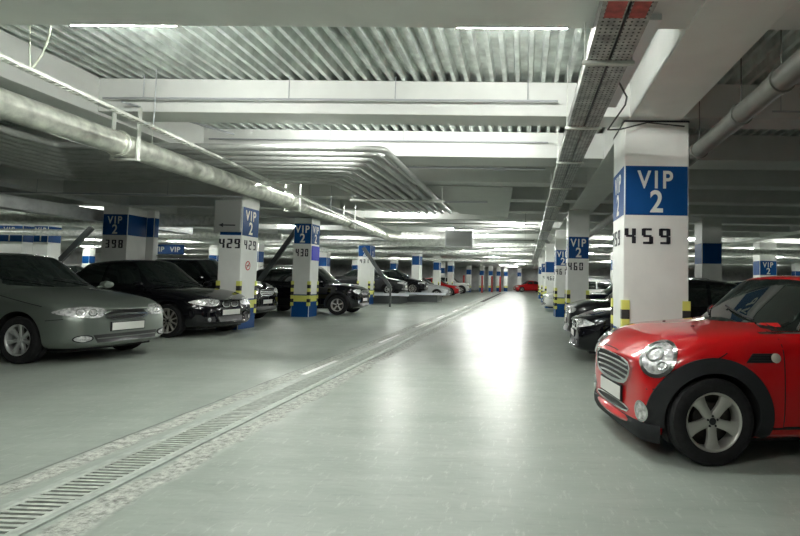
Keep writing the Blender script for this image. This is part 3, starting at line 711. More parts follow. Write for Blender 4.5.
def patch(skin, fr, poly, t=0.006, dome=0.0, step=0.03, rnd=0, bm=None, mi=0, sink=0.02):
    poly = [Vector(p) for p in poly]
    if rnd: poly = smooth_poly(poly, rnd)
    bd = resample(poly, step); n = len(bd)
    x0, x1 = min(p.x for p in bd), max(p.x for p in bd); y0, y1 = min(p.y for p in bd), max(p.y for p in bd)
    c = sum(bd, Vector((0, 0)))/n; pts = list(bd)
    def inside(p):
        r = False; j = n-1
        for i in range(n):
            if (bd[i].y > p.y) != (bd[j].y > p.y) and p.x < (bd[j].x-bd[i].x)*(p.y-bd[i].y)/(bd[j].y-bd[i].y)+bd[i].x: r = not r
            j = i
        return r
    gx = x0+step*0.5
    while gx < x1:
        gy = y0+step*0.5
        while gy < y1:
            p = Vector((gx, gy))
            if inside(p) and min((p-q).length for q in bd) > step*0.35: pts.append(p)
            gy += step
        gx += step
    V, _, F, _, _, _ = delaunay_2d_cdt(pts, [(i, (i+1) % n) for i in range(n)], [list(range(n))], 1, 1e-5)
    own = bm is None
    if own: bm = bmesh.new()
    dmax = max((p-c).length for p in bd); d = fr[3]; vs = []; lo = []
    bset = set()
    for v in V:
        p, nr = skin.hit(fr, v.x, v.y)
        if p is None: vs.append(None); lo.append(None); continue
        k = t + dome*max(0, 1-((v-c).length/dmax)**2)
        vs.append(bm.verts.new(p-d*k)); lo.append(p+d*sink)
    nb = {}
    faces = []
    for f in F:
        if any(vs[i] is None for i in f): continue
        try: fc = bm.faces.new([vs[i] for i in f])
        except ValueError: continue
        fc.material_index = mi; faces.append(fc)
        for i in range(len(f)):
            e = (f[i], f[(i+1) % len(f)]); nb[e] = 1
    low = {}
    for (a, b_) in list(nb):
        if (b_, a) not in nb:
            for q in (a, b_):
                if q not in low: low[q] = bm.verts.new(lo[q])
            fc = bm.faces.new((vs[b_], vs[a], low[a], low[b_])); fc.material_index = mi
    for v in vs:
        if v is not None and not v.link_faces: bm.verts.remove(v)
    return bm
def strip(skin, fr, line, w, t=0.004, step=0.03, bm=None, mi=0, closed=False, sink=0.01):
    pts = resample(line, step, closed)
    if bm is None: bm = bmesh.new()
    rows = []; m = len(pts); d = fr[3]
    for i, p in enumerate(pts):
        a = pts[(i-1) % m] if closed else pts[max(0, i-1)]; b_ = pts[(i+1) % m] if closed else pts[min(m-1, i+1)]
        tt = (b_-a).normalized() if (b_-a).length > 1e-9 else Vector((1, 0)); nn = Vector((-tt.y, tt.x))*w/2
        q = []
        for s_ in (-1, 1):
            h, _ = skin.hit(fr, p.x+nn.x*s_, p.y+nn.y*s_)
            q.append(h)
        if None in q: rows.append(None); continue
        rows.append([bm.verts.new(q[0]+d*sink), bm.verts.new(q[0]-d*t), bm.verts.new(q[1]-d*t), bm.verts.new(q[1]+d*sink)])
    rng = range(m) if closed else range(m-1)
    for i in rng:
        A, B = rows[i], rows[(i+1) % m]
        if A is None or B is None: continue
        for k in range(3):
            f = bm.faces.new((A[k], B[k], B[k+1], A[k+1])); f.material_index = mi
    return bm
def ring_pts(cx, cy, rx, ry, a0=0, a1=2*PI, n=40):
    return [(cx+rx*math.cos(a0+(a1-a0)*k/n), cy+ry*math.sin(a0+(a1-a0)*k/n)) for k in range(n+(0 if abs(a1-a0-2*PI) < 1e-6 else 1))]

def wheel(root, R, rim, wd, style, x, side, track, rimmat='rim'):
    """tyre is the part; rim, brake disc and centre cap are its own pieces. Axle along y, outside face at +y*side"""
    M4 = Matrix.Rotation(-PI/2*side, 4, 'X')     # local z -> +-y outward
    bm = bmesh.new(); h = wd/2
    lathe(bm, [(rim*0.98, -h*0.8), (rim+0.01, -h*0.95), (R*0.88, -h), (R*0.975, -h*0.86), (R, -h*0.6), (R, -h*0.22), (R-0.006, -h*0.2), (R-0.006, -h*0.12), (R, -h*0.1), (R, h*0.1), (R-0.006, h*0.12), (R-0.006, h*0.2), (R, h*0.22), (R, h*0.6), (R*0.975, h*0.86), (R*0.90, h*0.99), (R*0.86, h), (R*0.80, h*0.97), (rim+0.012, h*0.93), (rim*0.99, h*0.80), (rim*0.95, h*0.3), (rim*0.95, -h*0.7)], 48, M4)
    w = fin(bm, 'wheel', M['tyre'], root, smooth=35); w.location = (x, side*(track/2), R)
    bm = bmesh.new(); lathe(bm, [(0, -0.02), (rim*0.62, -0.02), (rim*0.62, 0.0), (0, 0.0)], 28, M4); 
    lathe(bm, [(rim*0.6, -h*0.5), (rim*0.96, -h*0.5)], 28, M4)
    fin(bm, 'brake_disc', M['brake'], w)
    bm = bmesh.new()
    lathe(bm, [(rim*0.93, -h*0.4), (rim*0.92, h*0.55), (rim*0.95, h*0.80), (rim*0.985, h*0.90), (rim*1.02, h*0.93), (rim*1.03, h*0.84), (rim*0.97, h*0.70)], 48, M4)
    lathe(bm, [(0.0, h*0.62), (rim*0.17, h*0.62), (rim*0.24, h*0.56), (rim*0.27, h*0.30), (rim*0.2, 0.0)], 24, M4)
    ns, r0, r1, w0, w1 = style
    for k in range(ns):
        a = 2*PI*k/ns+PI/2
        for sub in ((0,) if len(style) < 6 or True else (0,)):
            prof = []
            for t in (0, 0.2, 0.45, 0.7, 0.88, 1.0):
                r = lerp(r0*rim, r1*rim, t); ww = lerp(w0, w1, t**1.3)*rim*(1 - 0.25*math.sin(PI*t)); hh = h*(0.56+0.06*math.sin(PI*t)+0.16*t*t)
                prof.append((r, ww, hh))
            rows = []
            for r, ww, hh in prof:
                q = []
                for yy, zz in ((-ww, -0.035), (-ww, -0.006), (-ww*0.55, 0.004), (ww*0.55, 0.004), (ww, -0.006), (ww, -0.035)):
                    p = Vector((r, yy, hh+zz)); q.append(bm.verts.new(M4 @ Matrix.Rotation(a, 4, 'Z') @ p))
                rows.append(q)
            for i in range(len(rows)-1):
                for j in range(5): bm.faces.new((rows[i][j], rows[i][j+1], rows[i+1][j+1], rows[i+1][j]))
    rimo = fin(bm, 'rim', M[rimmat], w, smooth=40)
    bm = bmesh.new(); lathe(bm, [(0, h*0.66), (rim*0.11, h*0.66), (rim*0.13, h*0.62)], 20, M4)
    for k in range(5):
        a = 2*PI*(k+0.5)/5+PI/2; c = Vector((rim*0.185*math.cos(a), rim*0.185*math.sin(a), h*0.61))
        lathe(bm, [(0, 0.006), (0.008, 0.006), (0.009, 0)], 8, M4 @ Matrix.Translation(c))
    fin(bm, 'centre_cap', M['plastic'] if rimmat == 'rim' else M['cover'], w)
    return w

def build_car(P, name, label, cat, paint, group=None):
    root = empty(name, (0, 0, 0), label, cat, group)
    me = build_body(P); sk = Skin(me)
    W, H = P['W']/2, P['H']; R = P['R']; wb = P['wb']; Ra = P.get('arch', R+0.055)
    o = bpy.data.objects.new('body', me); COL.objects.link(o); me.materials.clear(); me.materials.append(M[paint]); me.materials.append(M['gap'])
    for p in me.polygons: p.material_index = 0
    cb = bmesh.new()
    for x in (0, -wb):
        for s_ in (1, -1):
            before = set(cb.verts)
            lathe(cb, [(Ra, 0), (Ra, 0.62)], 40, Matrix.Translation((x, s_*(W-0.36), R+0.01)) @ Matrix.Rotation(-PI/2*s_, 4, 'X'), cap=True)
    for f in cb.faces: f.material_index = 1
    bmesh.ops.recalc_face_normals(cb, faces=cb.faces)
    cm = bpy.data.meshes.new('c'); cb.to_mesh(cm); cb.free(); cm.materials.append(M[paint]); cm.materials.append(M['gap'])
    cu = bpy.data.objects.new('c', cm); COL.objects.link(cu)
    md = o.modifiers.new('b', 'BOOLEAN'); md.operation = 'DIFFERENCE'; md.object = cu; md.solver = 'EXACT'
    bpy.context.view_layer.update()
    nm = bpy.data.meshes.new_from_object(o.evaluated_get(bpy.context.evaluated_depsgraph_get()))
    bpy.data.objects.remove(cu); bpy.data.meshes.remove(cm); bpy.data.objects.remove(o)
    bm = bmesh.new(); bm.from_mesh(nm)
    # door, bonnet and bumper seams
    for s_ in (1, -1):
        fr = sk.frame('side', s_)
        for line in P.get('seams', []): strip(sk, fr, line, 0.008, 0.0015, 0.04, bm, 1)
    for line in P.get('topseams', []):
        for sg in (1, -1): strip(sk, sk.frame('top'), [(a, b_*sg) for a, b_ in line], 0.008, 0.0015, 0.04, bm, 1)
    for f in bm.faces: f.smooth = True
    for e in bm.edges:
        if len(e.link_faces) == 2 and (e.link_faces[0].material_index != e.link_faces[1].material_index or e.calc_face_angle(0) > math.radians(38)): e.smooth = False
        elif len(e.link_faces) != 2: e.smooth = False
    bm.to_mesh(nm); bm.free()
    ids = [p.material_index for p in nm.polygons]; nm.materials.clear()
    body = link('body', nm, [M[paint], M['gap']], root)
    nm.polygons.foreach_set('material_index', ids); nm.update()
    # glass
    fr = sk.frame('front')
    wz0, wz1, wy0, wy1 = P['ws']
    fin(patch(sk, fr, [(-wy0, wz0+0.015), (-wy0*0.5, wz0-0.012), (0, wz0-0.018), (wy0*0.5, wz0-0.012), (wy0, wz0+0.015), (wy1, wz1-0.01), (wy1*0.5, wz1+0.012), (0, wz1+0.016), (-wy1*0.5, wz1+0.012), (-wy1, wz1-0.01)], 0.006, step=0.06, sink=0.01), 'windscreen', M['glass'], root, smooth=30)
    rz0, rz1, ry0, ry1 = P['rs']
    fin(patch(sk, sk.frame('rear'), [(-ry0, rz0), (ry0, rz0), (ry1, rz1), (-ry1, rz1)], 0.005, step=0.08, sink=0.01), 'rear_window', M['glass'], root, smooth=30)
    for s_ in (1, -1):
        for poly in P['sidewin']:
            fin(patch(sk, sk.frame('side', s_), poly, 0.005, step=0.06, sink=0.01), 'side_window', M['glass'], root, smooth=30)
    # lamps
    for s_ in (1, -1):
        hl = P['headlamp']
        fr = sk.frame('corner', s_, hl['ang'], hl.get('tilt', 0), (hl['c'][0], s_*hl['c'][1], hl['c'][2]))
        poly = [(a*(-1 if hl.get('flip') else 1), b_) for a, b_ in hl['poly']]
        lam = fin(patch(sk, fr, poly, 0.008, hl.get('dome', 0.01), 0.022, hl.get('rnd', 1)), 'headlight', M['lamp'], root, smooth=50)
        if hl.get('ring'):
            rp = smooth_poly([Vector(p) for p in poly], hl.get('rnd', 1))
            fin(strip(sk, fr, rp, 0.026, 0.016, 0.02, closed=True), 'lamp_ring', M['chrome'], lam, smooth=50)
            b2 = bmesh.new(); rr_ = hl['ring']
            strip(sk, fr, ring_pts(0.02, 0.02, rr_, rr_, n=30), 0.014, 0.036, 0.02, b2, closed=True)
            strip(sk, fr, ring_pts(-0.05, -0.075, 0.028, 0.026, n=20), 0.010, 0.03, 0.02, b2, closed=True)
            fin(b2, 'reflector_rim', M['chrome'], lam, smooth=50)
        for cxy in hl.get('bulbs', []):
            fin(strip(sk, fr, ring_pts(cxy[0], cxy[1], cxy[2], cxy[2], n=20), 0.012, 0.02, 0.02, closed=True), 'reflector_rim', M['chrome'], lam, smooth=50)
        fg = P.get('fog')
        if fg:
            fr2 = sk.frame('corner', s_, fg['ang'], 0, (fg['c'][0], s_*fg['c'][1], fg['c'][2]))
            fo = fin(patch(sk, fr2, ring_pts(0, 0, fg['r'][0], fg['r'][1], n=24), 0.006, 0.008, 0.02), 'fog_light', M['lamp'], root, smooth=50)
            fin(strip(sk, fr2, ring_pts(0, 0, fg['r'][0]*1.08, fg['r'][1]*1.08, n=28), 0.014, 0.012, 0.02, closed=True), 'fog_light_ring', M['chrome'] if fg.get('chrome') else M['plastic'], fo, smooth=50)
        fr = sk.frame('side', s_)
        for line, wdt, mm, nm_, tt in P.get('sidetrim', []):
            fin(strip(sk, fr, line, wdt, tt, 0.03), nm_, M[mm], root, smooth=50)
        # door handles
        for hx, hz in P.get('handles', []):
            fin(strip(sk, fr, [(hx-0.09, hz), (hx+0.09, hz+0.004)], 0.025, 0.028, 0.05), 'door_handle', M[P.get('handlemat', paint)], root, smooth=50)
        # mirror
        mx, my, mz = P['mirror']; b2 = bmesh.new()
        lathe(b2, [(0.0, -0.07), (0.045, -0.065), (0.075, -0.04), (0.085, 0.0), (0.07, 0.045), (0.0, 0.06)], 20, Matrix.Translation((mx, s_*(my+0.10), mz)) @ Matrix.Rotation(PI/2, 4, 'Y') @ Matrix.Diagonal((0.75, 1.25, 1, 1)))
        tube(b2, [(mx, s_*(my-0.07), mz-0.05), (mx, s_*(my+0.06), mz-0.02)], 0.018, 8)
        fin(b2, 'side_mirror', M[P.get('mirrormat', paint)], root, smooth=50)
        for poly, mm, nm_, tt in P.get('rearpatch', []):
            fin(patch(sk, sk.frame('rear'), [(a*s_, b_) for a, b_ in poly], tt, 0.006, 0.04), nm_, M[mm], root, smooth=50)
    fr = sk.frame('front')
    for poly, mm, nm_, tt, rnd in P.get('front', []):
        fin(patch(sk, fr, poly, tt, 0.0, 0.035, rnd), nm_, M[mm], root, smooth=50)
    for line, wdt, mm, nm_, tt, closed in P.get('frontbars', []):
        fin(strip(sk, fr, line, wdt, tt, 0.03, closed=closed), nm_, M[mm], root, smooth=50)
    # plates: flat plates standing just off the bumper
    for which, pz in (('front', P['platez']), ('rear', P.get('rplatez', 0.75))):
        fx = sk.frame(which); c = []
        for yy in (-0.26, 0, 0.26):
            h, _ = sk.hit(fx, yy, pz)
            if h: c.append(h.x)
        px = (max(c)+0.015) if which == 'front' else (min(c)-0.015)
        sg = 1 if which == 'front' else -1
        b2 = bmesh.new(); box(b2, px-0.012, px+0.004, -0.268, 0.268, pz-0.064, pz+0.064); h_ = fin(b2, 'plate_holder', M['plastic'], root)
        b2 = bmesh.new(); box(b2, px-0.006 if sg > 0 else px-0.018, px+0.009 if sg > 0 else px+0.004, -0.255, 0.255, pz-0.052, pz+0.052, bevel=0.003); fin(b2, 'number_plate', M['plate'], h_)
    # wipers on the cowl
    b2 = bmesh.new()
    for (y0, y1) in ((P['wy'], P['wy']-0.52), (P['wy']-0.62, P['wy']-1.08)):
        pts = []
        for k in range(7):
            t = k/6; zz = wz0+0.005+0.10*t*(1 if y1 < y0 else 1)*0.9
            h, _ = sk.hit(fr, lerp(y0, y1, t), zz)
            if h: pts.append(h+Vector((0.02, 0, 0.012)))
        if len(pts) > 2: tube(b2, pts, 0.008, 6)
    fin(b2, 'wiper', M['plastic'], root)
    # underbody and sills
    b2 = bmesh.new(); box(b2, -wb-0.4, P['nose']-0.35, -W*0.72, W*0.72, P.get('zb', 0.17)-0.03, P.get('zb', 0.17)+0.1, bevel=0.02); fin(b2, 'underbody', M['gap'], root)
    for s_ in (1, -1):
        fin(strip(sk, sk.frame('side', s_), [(-Ra-0.02, P.get('zb', 0.17)+0.075), (-wb+Ra+0.02, P.get('zb', 0.17)+0.075)], 0.10, P.get('sillt', 0.006), 0.08), 'sill_trim', M['plastic'], root, smooth=50)
    # arch trims
    if P.get('archtrim'):
        for x in (0, -wb):
            for s_ in (1, -1):
                a0, a1 = math.radians(-12), math.radians(200)
                wd = P['archtrim']; rm = Ra+wd/2-0.012
                fin(strip(sk, sk.frame('side', s_), ring_pts(x, R+0.01, rm, rm, a0, a1, 40), wd, 0.016, 0.03), 'wheel_arch_trim', M['plastic'], root, smooth=45)
    for x in (0, -wb):
        for s_ in (1, -1): wheel(root, R, P['rim'], P['tw'], P['spokes'], x, s_, P['W']-P['tw']-0.03, P.get('rimmat', 'rim'))
    for fn in P.get('extra', []): fn(root, sk, P)
    return root

def rect(x0, x1, y0, y1, r=0.0): return [(x0, y0), (x1, y0), (x1, y1), (x0, y1)]
# --- the red hatchback
def hatch_extra(root, sk, P):
    fr = sk.frame('front')
    # grille frame with slats
    g = smooth_poly([Vector(p) for p in [(-0.43, 0.655), (-0.30, 0.70), (0, 0.715), (0.30, 0.70), (0.43, 0.655), (0.40, 0.55), (0.30, 0.50), (0, 0.485), (-0.30, 0.50), (-0.40, 0.55)]], 1)
    gp = fin(patch(sk, fr, g, 0.004, 0, 0.035), 'grille', M['bar'], root, smooth=50)
    fin(strip(sk, fr, g, 0.026, 0.022, 0.03, closed=True), 'grille_frame', M['chrome'], gp, smooth=50)
    for z_, w_ in ((0.655, 0.37), (0.615, 0.39), (0.572, 0.375), (0.532, 0.33)):
        fin(strip(sk, fr, [(-w_, z_-0.01), (-w_*0.5, z_), (0, z_+0.003), (w_*0.5, z_), (w_, z_-0.01)], 0.016, 0.016, 0.03), 'grille_slat', M['chrome'], gp, smooth=50)
    lo = smooth_poly([Vector(p) for p in [(-0.42, 0.315), (0, 0.345), (0.42, 0.325), (0.36, 0.285), (0, 0.28), (-0.36, 0.285)]], 1)
    li = fin(patch(sk, fr, lo, 0.003, 0, 0.035), 'lower_intake', M['bar'], root, smooth=50)
    fin(strip(sk, fr, lo, 0.012, 0.012, 0.03, closed=True), 'intake_frame', M['chrome'], li, smooth=50)
    # dark lower lip
    P_ = []
    for k in range(-12, 13):
        h, _ = sk.hit(fr, k*0.058, 0.30)
        if h: P_.append((h.x, h.y))
    for s_ in (1, -1):
        q = []
        for k in range(5):
            h, _ = sk.hit(sk.frame('side', s_), 0.50-0.035*k, 0.30)
            if h: q.append((h.x, h.y))
        P_ = P_+q if s_ > 0 else q[::-1]+P_
    b2 = bmesh.new(); rows = []
    cx_ = 0.2
    for (x_, y_) in P_:
        d_ = Vector((x_-cx_, y_*0.8)).normalized()
        rows.append([b2.verts.new((x_+d_.x*o_, y_+d_.y*o_, z_)) for o_, z_ in ((-0.02, 0.272), (0.012, 0.262), (0.020, 0.23), (0.012, 0.17), (-0.02, 0.13), (-0.09, 0.128))])
    for A_, B_ in zip(rows[:-1], rows[1:]):
        for k in range(5): b2.faces.new((A_[k], B_[k], B_[k+1], A_[k+1]))
    fin(b2, 'bumper_lip', M['plastic'], root, smooth=50)
    for s_ in (1, -1):
        sd = sk.frame('side', s_)
        sc_ = fin(patch(sk, sd, [(-0.235, 0.735), (-0.45, 0.735), (-0.465, 0.80), (-0.29, 0.80)], 0.008, 0, 0.03), 'side_scuttle', M['plastic'], root, smooth=50)
        for z_ in (0.750, 0.768, 0.786): fin(strip(sk, sd, [(-0.27, z_), (-0.42, z_)], 0.006, 0.012, 0.04), 'scuttle_slat', M['bar'], sc_)
        fin(patch(sk, sd, ring_pts(-0.46, 0.768, 0.036, 0.034, n=20), 0.014, 0.012, 0.02), 'side_indicator', M['amber'], root, smooth=50)
        fin(strip(sk, sd, [(-0.42, 0.935), (-0.7, 0.94), (-1.2, 0.945), (-2.4, 0.965)], 0.012, 0.006, 0.05), 'belt_chrome', M['chrome'], root, smooth=50)
        fin(strip(sk, sd, [(-0.73, 0.96), (-0.90, 1.14)], 0.012, 0.008, 0.03), 'pillar_chrome', M['chrome'], root, smooth=50)
    # washer jets on the bonnet
    for (jx, jy) in ((-0.10, 0.28), (-0.10, -0.28)):
        h, _ = sk.hit(sk.frame('top'), jx, jy); b2 = bmesh.new()
        lathe(b2, [(0.016, -0.005), (0.014, 0.006), (0, 0.010)], 12, Matrix.Translation(h)); fin(b2, 'washer_jet', M['plastic'], root)
    # aerial base / roof spoiler
    b2 = bmesh.new(); box(b2, -2.98, -2.72, -0.52, 0.52, 1.325, 1.35, bevel=0.01); fin(b2, 'roof_spoiler', M['red'], root, smooth=40)
MINI = dict(nose=0.60, tail=-3.03, W=1.683, H=1.405, wb=2.467, R=0.312, rim=0.205, tw=0.185, arch=0.352, zb=0.14, xc=-0.48, xr=-0.96, xrr=-2.35, xg=-2.88, tumble=0.17, bow=0.17,
    hood=[(0.585, 0.72), (0.55, 0.755), (0.46, 0.82), (0.34, 0.885), (0.06, 0.935), (-0.2, 0.965), (-0.48, 0.99)],
    belt=[(0.585, 0.66), (0.53, 0.70), (0.38, 0.78), (0.16, 0.845), (-0.3, 0.89), (-1.2, 0.915), (-2.6, 0.94), (-2.9, 0.90), (-3.03, 0.80)],
    deckz=[(-2.88, 1.0), (-2.97, 0.93), (-3.03, 0.86)], noselean=[(0.0, 0.10), (0.25, 0.02), (0.45, 0.0), (0.62, 0.015), (0.9, 0.10)],
    ws=(1.0, 1.335, 0.71, 0.56), rs=(1.02, 1.27, 0.50, 0.46),
    sidewin=[[(-0.735, 0.955), (-1.35, 0.965), (-1.35, 1.29), (-1.10, 1.29), (-1.0, 1.24)], [(-1.40, 0.965), (-2.45, 0.985), (-2.33, 1.27), (-1.40, 1.29)], [(-0.50, 0.945), (-0.80, 0.95), (-1.10, 1.27), (-0.88, 1.30)], [(-2.49, 0.985), (-2.72, 1.0), (-2.62, 1.22), (-2.38, 1.27)]],
    headlamp=dict(c=(0.30, 0.585, 0.715), ang=math.radians(50), tilt=math.radians(24), poly=ring_pts(0, 0, 0.135, 0.150, n=24), rnd=0, dome=0.022, ring=0.062),
    fog=dict(c=(0.42, 0.56, 0.345), ang=math.radians(38), r=(0.062, 0.066), chrome=True),
    platez=0.405, mirror=(-0.98, 0.84, 1.03), handles=[(-1.62, 0.80)], handlemat='chrome', wy=0.42,
    seams=[[(-0.53, 0.90), (-0.53, 0.27), (-1.60, 0.25), (-1.82, 0.5), (-1.88, 0.92)], [(0.30, 0.60), (0.10, 0.69), (-0.10, 0.80)], [(0.52, 0.50), (0.36, 0.53)]],
    topseams=[[(0.50, 0.20), (0.50, 0.0)]], archtrim=0.105, spokes=(5, 0.16, 0.97, 0.17, 0.30), sillt=0.012, rearpatch=[([(0.58, 0.62), (0.72, 0.62), (0.71, 0.86), (0.58, 0.86)], 'taillight', 'tail_light', 0.006)], extra=[hatch_extra])
mini = build_car(MINI, 'hatchback_car', 'glossy red small hatchback with black wheel arches at the right edge', 'car', 'red')
mp = math.radians(9); mini.location = (1.365-0.80*math.sin(mp), 3.90+0.80*math.cos(mp), 0); mini.rotation_euler = (0, 0, PI+mp)

# --- saloons
def sed(nose=0.86, W=1.76, H=1.45, tail=-3.55, wb=2.65, hn=0.70, hc=0.98, R=0.315, rim=0.20, **k):
    d = dict(nose=nose, tail=tail, W=W, H=H, wb=wb, R=R, rim=rim, tw=0.20, zb=0.18, xc=-0.32, xr=-1.10, xrr=-2.15, xg=-2.85, tumble=0.21, bow=0.19,
        hood=[(nose, hn-0.03), (nose-0.05, hn+0.005), (nose-0.3, hn+0.09), (0.1, hn+0.19), (-0.32, hc)],
        belt=[(nose, hn-0.07), (nose-0.2, hn+0.02), (0.1, hn+0.13), (-0.5, hc-0.08), (-2.4, hc-0.02), (tail+0.2, hc-0.06), (tail, hc-0.2)],
        deckz=[(-2.85, hc+0.07), (tail+0.2, hc+0.03), (tail, hc-0.10)], noselean=[(0.0, 0.07), (0.3, 0.0), (0.5, 0.0), (0.62, 0.03), (0.9, 0.16)],
        ws=(hc+0.02, H-0.07, 0.66, 0.52), rs=(hc+0.12, H-0.10, 0.58, 0.48),
        sidewin=[[(-0.72, hc+0.03), (-1.55, hc+0.04), (-1.55, H-0.13), (-1.22, H-0.13), (-1.0, H-0.19)], [(-1.61, hc+0.04), (-2.40, hc+0.05), (-2.20, H-0.17), (-1.90, H-0.13), (-1.61, H-0.13)], [(-2.45, hc+0.05), (-2.65, hc+0.07), (-2.25, H-0.19)]],
        headlamp=dict(c=(nose-0.20, 0.60, hn-0.05), ang=math.radians(38), tilt=math.radians(6), poly=[(-0.27, 0.045), (-0.10, 0.08), (0.10, 0.07), (0.34, 0.015), (0.30, -0.02), (0.05, -0.085), (-0.22, -0.08)], flip=True, rnd=2, dome=0.012, bulbs=[(-0.03, -0.005, 0.05), (0.10, -0.008, 0.045)]),
        fog=dict(c=(nose-0.18, 0.60, 0.34), ang=math.radians(30), r=(0.085, 0.036)), platez=0.47, rplatez=0.72, mirror=(-0.62, 0.84, hc+0.03), handles=[(-1.35, hc-0.16), (-2.2, hc-0.14)], wy=0.5,
        seams=[[(-0.62, hc-0.06), (-0.60, 0.30), (-1.52, 0.28), (-1.58, hc-0.03)], [(-1.58, 0.28), (-2.05, 0.32), (-2.30, 0.6), (-2.42, hc-0.02)], [(0.34, hn+0.02), (-0.55, hc-0.075)], [(0.42, hn-0.16), (0.62, hn-0.14)]],
        spokes=(7, 0.2, 0.96, 0.13, 0.17), rearpatch=[([(0.45, hc-0.26), (0.74, hc-0.26), (0.72, hc-0.10), (0.45, hc-0.12)], 'taillight', 'tail_light', 0.006)])
    d.update(k); return d
def grey_extra(root, sk, P):
    fr = sk.frame('front')
    g = [(-0.37, 0.675), (0, 0.70), (0.37, 0.675), (0.31, 0.575), (0, 0.565), (-0.31, 0.575)]
    gp = fin(patch(sk, fr, g, 0.003, 0, 0.035, 1), 'grille', M['bar'], root, smooth=50)
    fin(strip(sk, fr, smooth_poly([Vector(p) for p in g], 1), 0.018, 0.014, 0.03, closed=True), 'grille_frame', M['chrome'], gp, smooth=50)
    fin(strip(sk, fr, [(-0.33, 0.628), (0, 0.638), (0.33, 0.628)], 0.026, 0.02, 0.03), 'grille_slat', M['chrome'], gp, smooth=50)
    li = fin(patch(sk, fr, [(-0.50, 0.375), (0.50, 0.375), (0.46, 0.27), (-0.46, 0.27)], 0.003, 0, 0.04), 'lower_intake', M['bar'], root, smooth=50)
    fin(strip(sk, fr, [(-0.46, 0.325), (0.46, 0.325)], 0.014, 0.01, 0.04), 'intake_bar', M['greycar'], li, smooth=50)
GREY = sed(nose=0.93, W=1.73, H=1.50, wb=2.6, hn=0.735, hc=0.99, tail=-3.45, R=0.312, rim=0.20, rimmat='cover', extra=[grey_extra], fog=dict(c=(0.74, 0.60, 0.335), ang=math.radians(34), r=(0.10, 0.04)))
grey = build_car(GREY, 'saloon_car', 'grey green saloon at far left with seven spoke wheel covers', 'car', 'greycar')
GS = 1.07; a = math.radians(-9); grey.scale = (GS,)*3; grey.rotation_euler = (0, 0, a)
off = Vector((0, 0.85*GS, 0)); off.rotate(Matrix.Rotation(a, 3, 'Z')); grey.location = Vector((-7.04, 7.27, 0)) + off
def bm_extra(root, sk, P):
    fr = sk.frame('front')
    for s_ in (1, -1):
        g = [(0.02*s_, 0.70), (0.20*s_, 0.70), (0.235*s_, 0.66), (0.21*s_, 0.585), (0.035*s_, 0.585), (0.018*s_, 0.64)]
        if s_ < 0: g = g[::-1]
        gp = fin(patch(sk, fr, g, 0.003, 0, 0.03, 1), 'grille', M['bar'], root, smooth=50)
        fin(strip(sk, fr, smooth_poly([Vector(p) for p in g], 1), 0.014, 0.015, 0.03, closed=True), 'grille_frame', M['chrome'], gp, smooth=50)
    fin(patch(sk, fr, [(-0.36, 0.40), (0.36, 0.40), (0.33, 0.29), (-0.33, 0.29)], 0.003, 0, 0.04), 'lower_intake', M['bar'], root, smooth=50)
    for s_ in (1, -1):
        q = [(0.45*s_, 0.40), (0.68*s_, 0.41), (0.66*s_, 0.30), (0.45*s_, 0.30)]
        fin(patch(sk, fr, q if s_ > 0 else q[::-1], 0.003, 0, 0.04), 'side_intake', M['bar'], root, smooth=50)
    h, _ = sk.hit(sk.frame('top'), P['nose']-0.16, 0.0); b2 = bmesh.new()
    lathe(b2, [(0.036, -0.01), (0.036, 0.004), (0, 0.006)], 16, Matrix.Translation(h)); fin(b2, 'bonnet_badge', M['chrome'], root)
BMW = sed(nose=0.84, W=1.80, H=1.54, wb=2.76, hn=0.74, hc=0.985, tail=-3.72, R=0.325, rim=0.235, spokes=(10, 0.2, 0.97, 0.05, 0.08), extra=[bm_extra], fog=dict(c=(0.66, 0.57, 0.35), ang=math.radians(25), r=(0.045, 0.045)), platez=0.475)
blk = build_car(BMW, 'saloon_car', 'glossy black saloon with twin chrome grilles next to the grey saloon', 'car', 'blackcar')
a = math.radians(-8); GS = 1.06; blk.scale = (GS,)*3; blk.rotation_euler = (0, 0, a)
off = Vector((0, 0.88*GS, 0)); off.rotate(Matrix.Rotation(a, 3, 'Z')); blk.location = Vector((-7.30, 10.75, 0)) + off
# --- off-roaders
def suv_extra(root, sk, P):
    fr = sk.frame('front'); hn = P['hood'][0][1]
    g = [(-0.42, hn-0.04), (0, hn-0.03), (0.42, hn-0.04), (0.36, hn-0.19), (0, hn-0.21), (-0.36, hn-0.19)]
    gp = fin(patch(sk, fr, g, 0.003, 0, 0.04, 1), 'grille', M['bar'], root, smooth=50)
    fin(strip(sk, fr, smooth_poly([Vector(p) for p in g], 1), 0.016, 0.016, 0.04, closed=True), 'grille_frame', M['chrome'], gp, smooth=50)
    for k in (0.09, 0.14): fin(strip(sk, fr, [(-0.36, hn-k), (0.36, hn-k)], 0.014, 0.014, 0.05), 'grille_slat', M['chrome'], gp)
    fin(patch(sk, fr, [(-0.60, 0.42), (0.60, 0.42), (0.55, 0.30), (-0.55, 0.30)], 0.004, 0, 0.05), 'lower_intake', M['bar'], root, smooth=50)
    for s_ in (1, -1):
        b2 = bmesh.new(); tube(b2, [(-1.1, s_*0.56, P['H']-0.03), (-1.25, s_*0.56, P['H']+0.03), (-2.9, s_*0.56, P['H']+0.03), (-3.05, s_*0.56, P['H']-0.04)], 0.016, 8); fin(b2, 'roof_rail', M['pipe'], root)
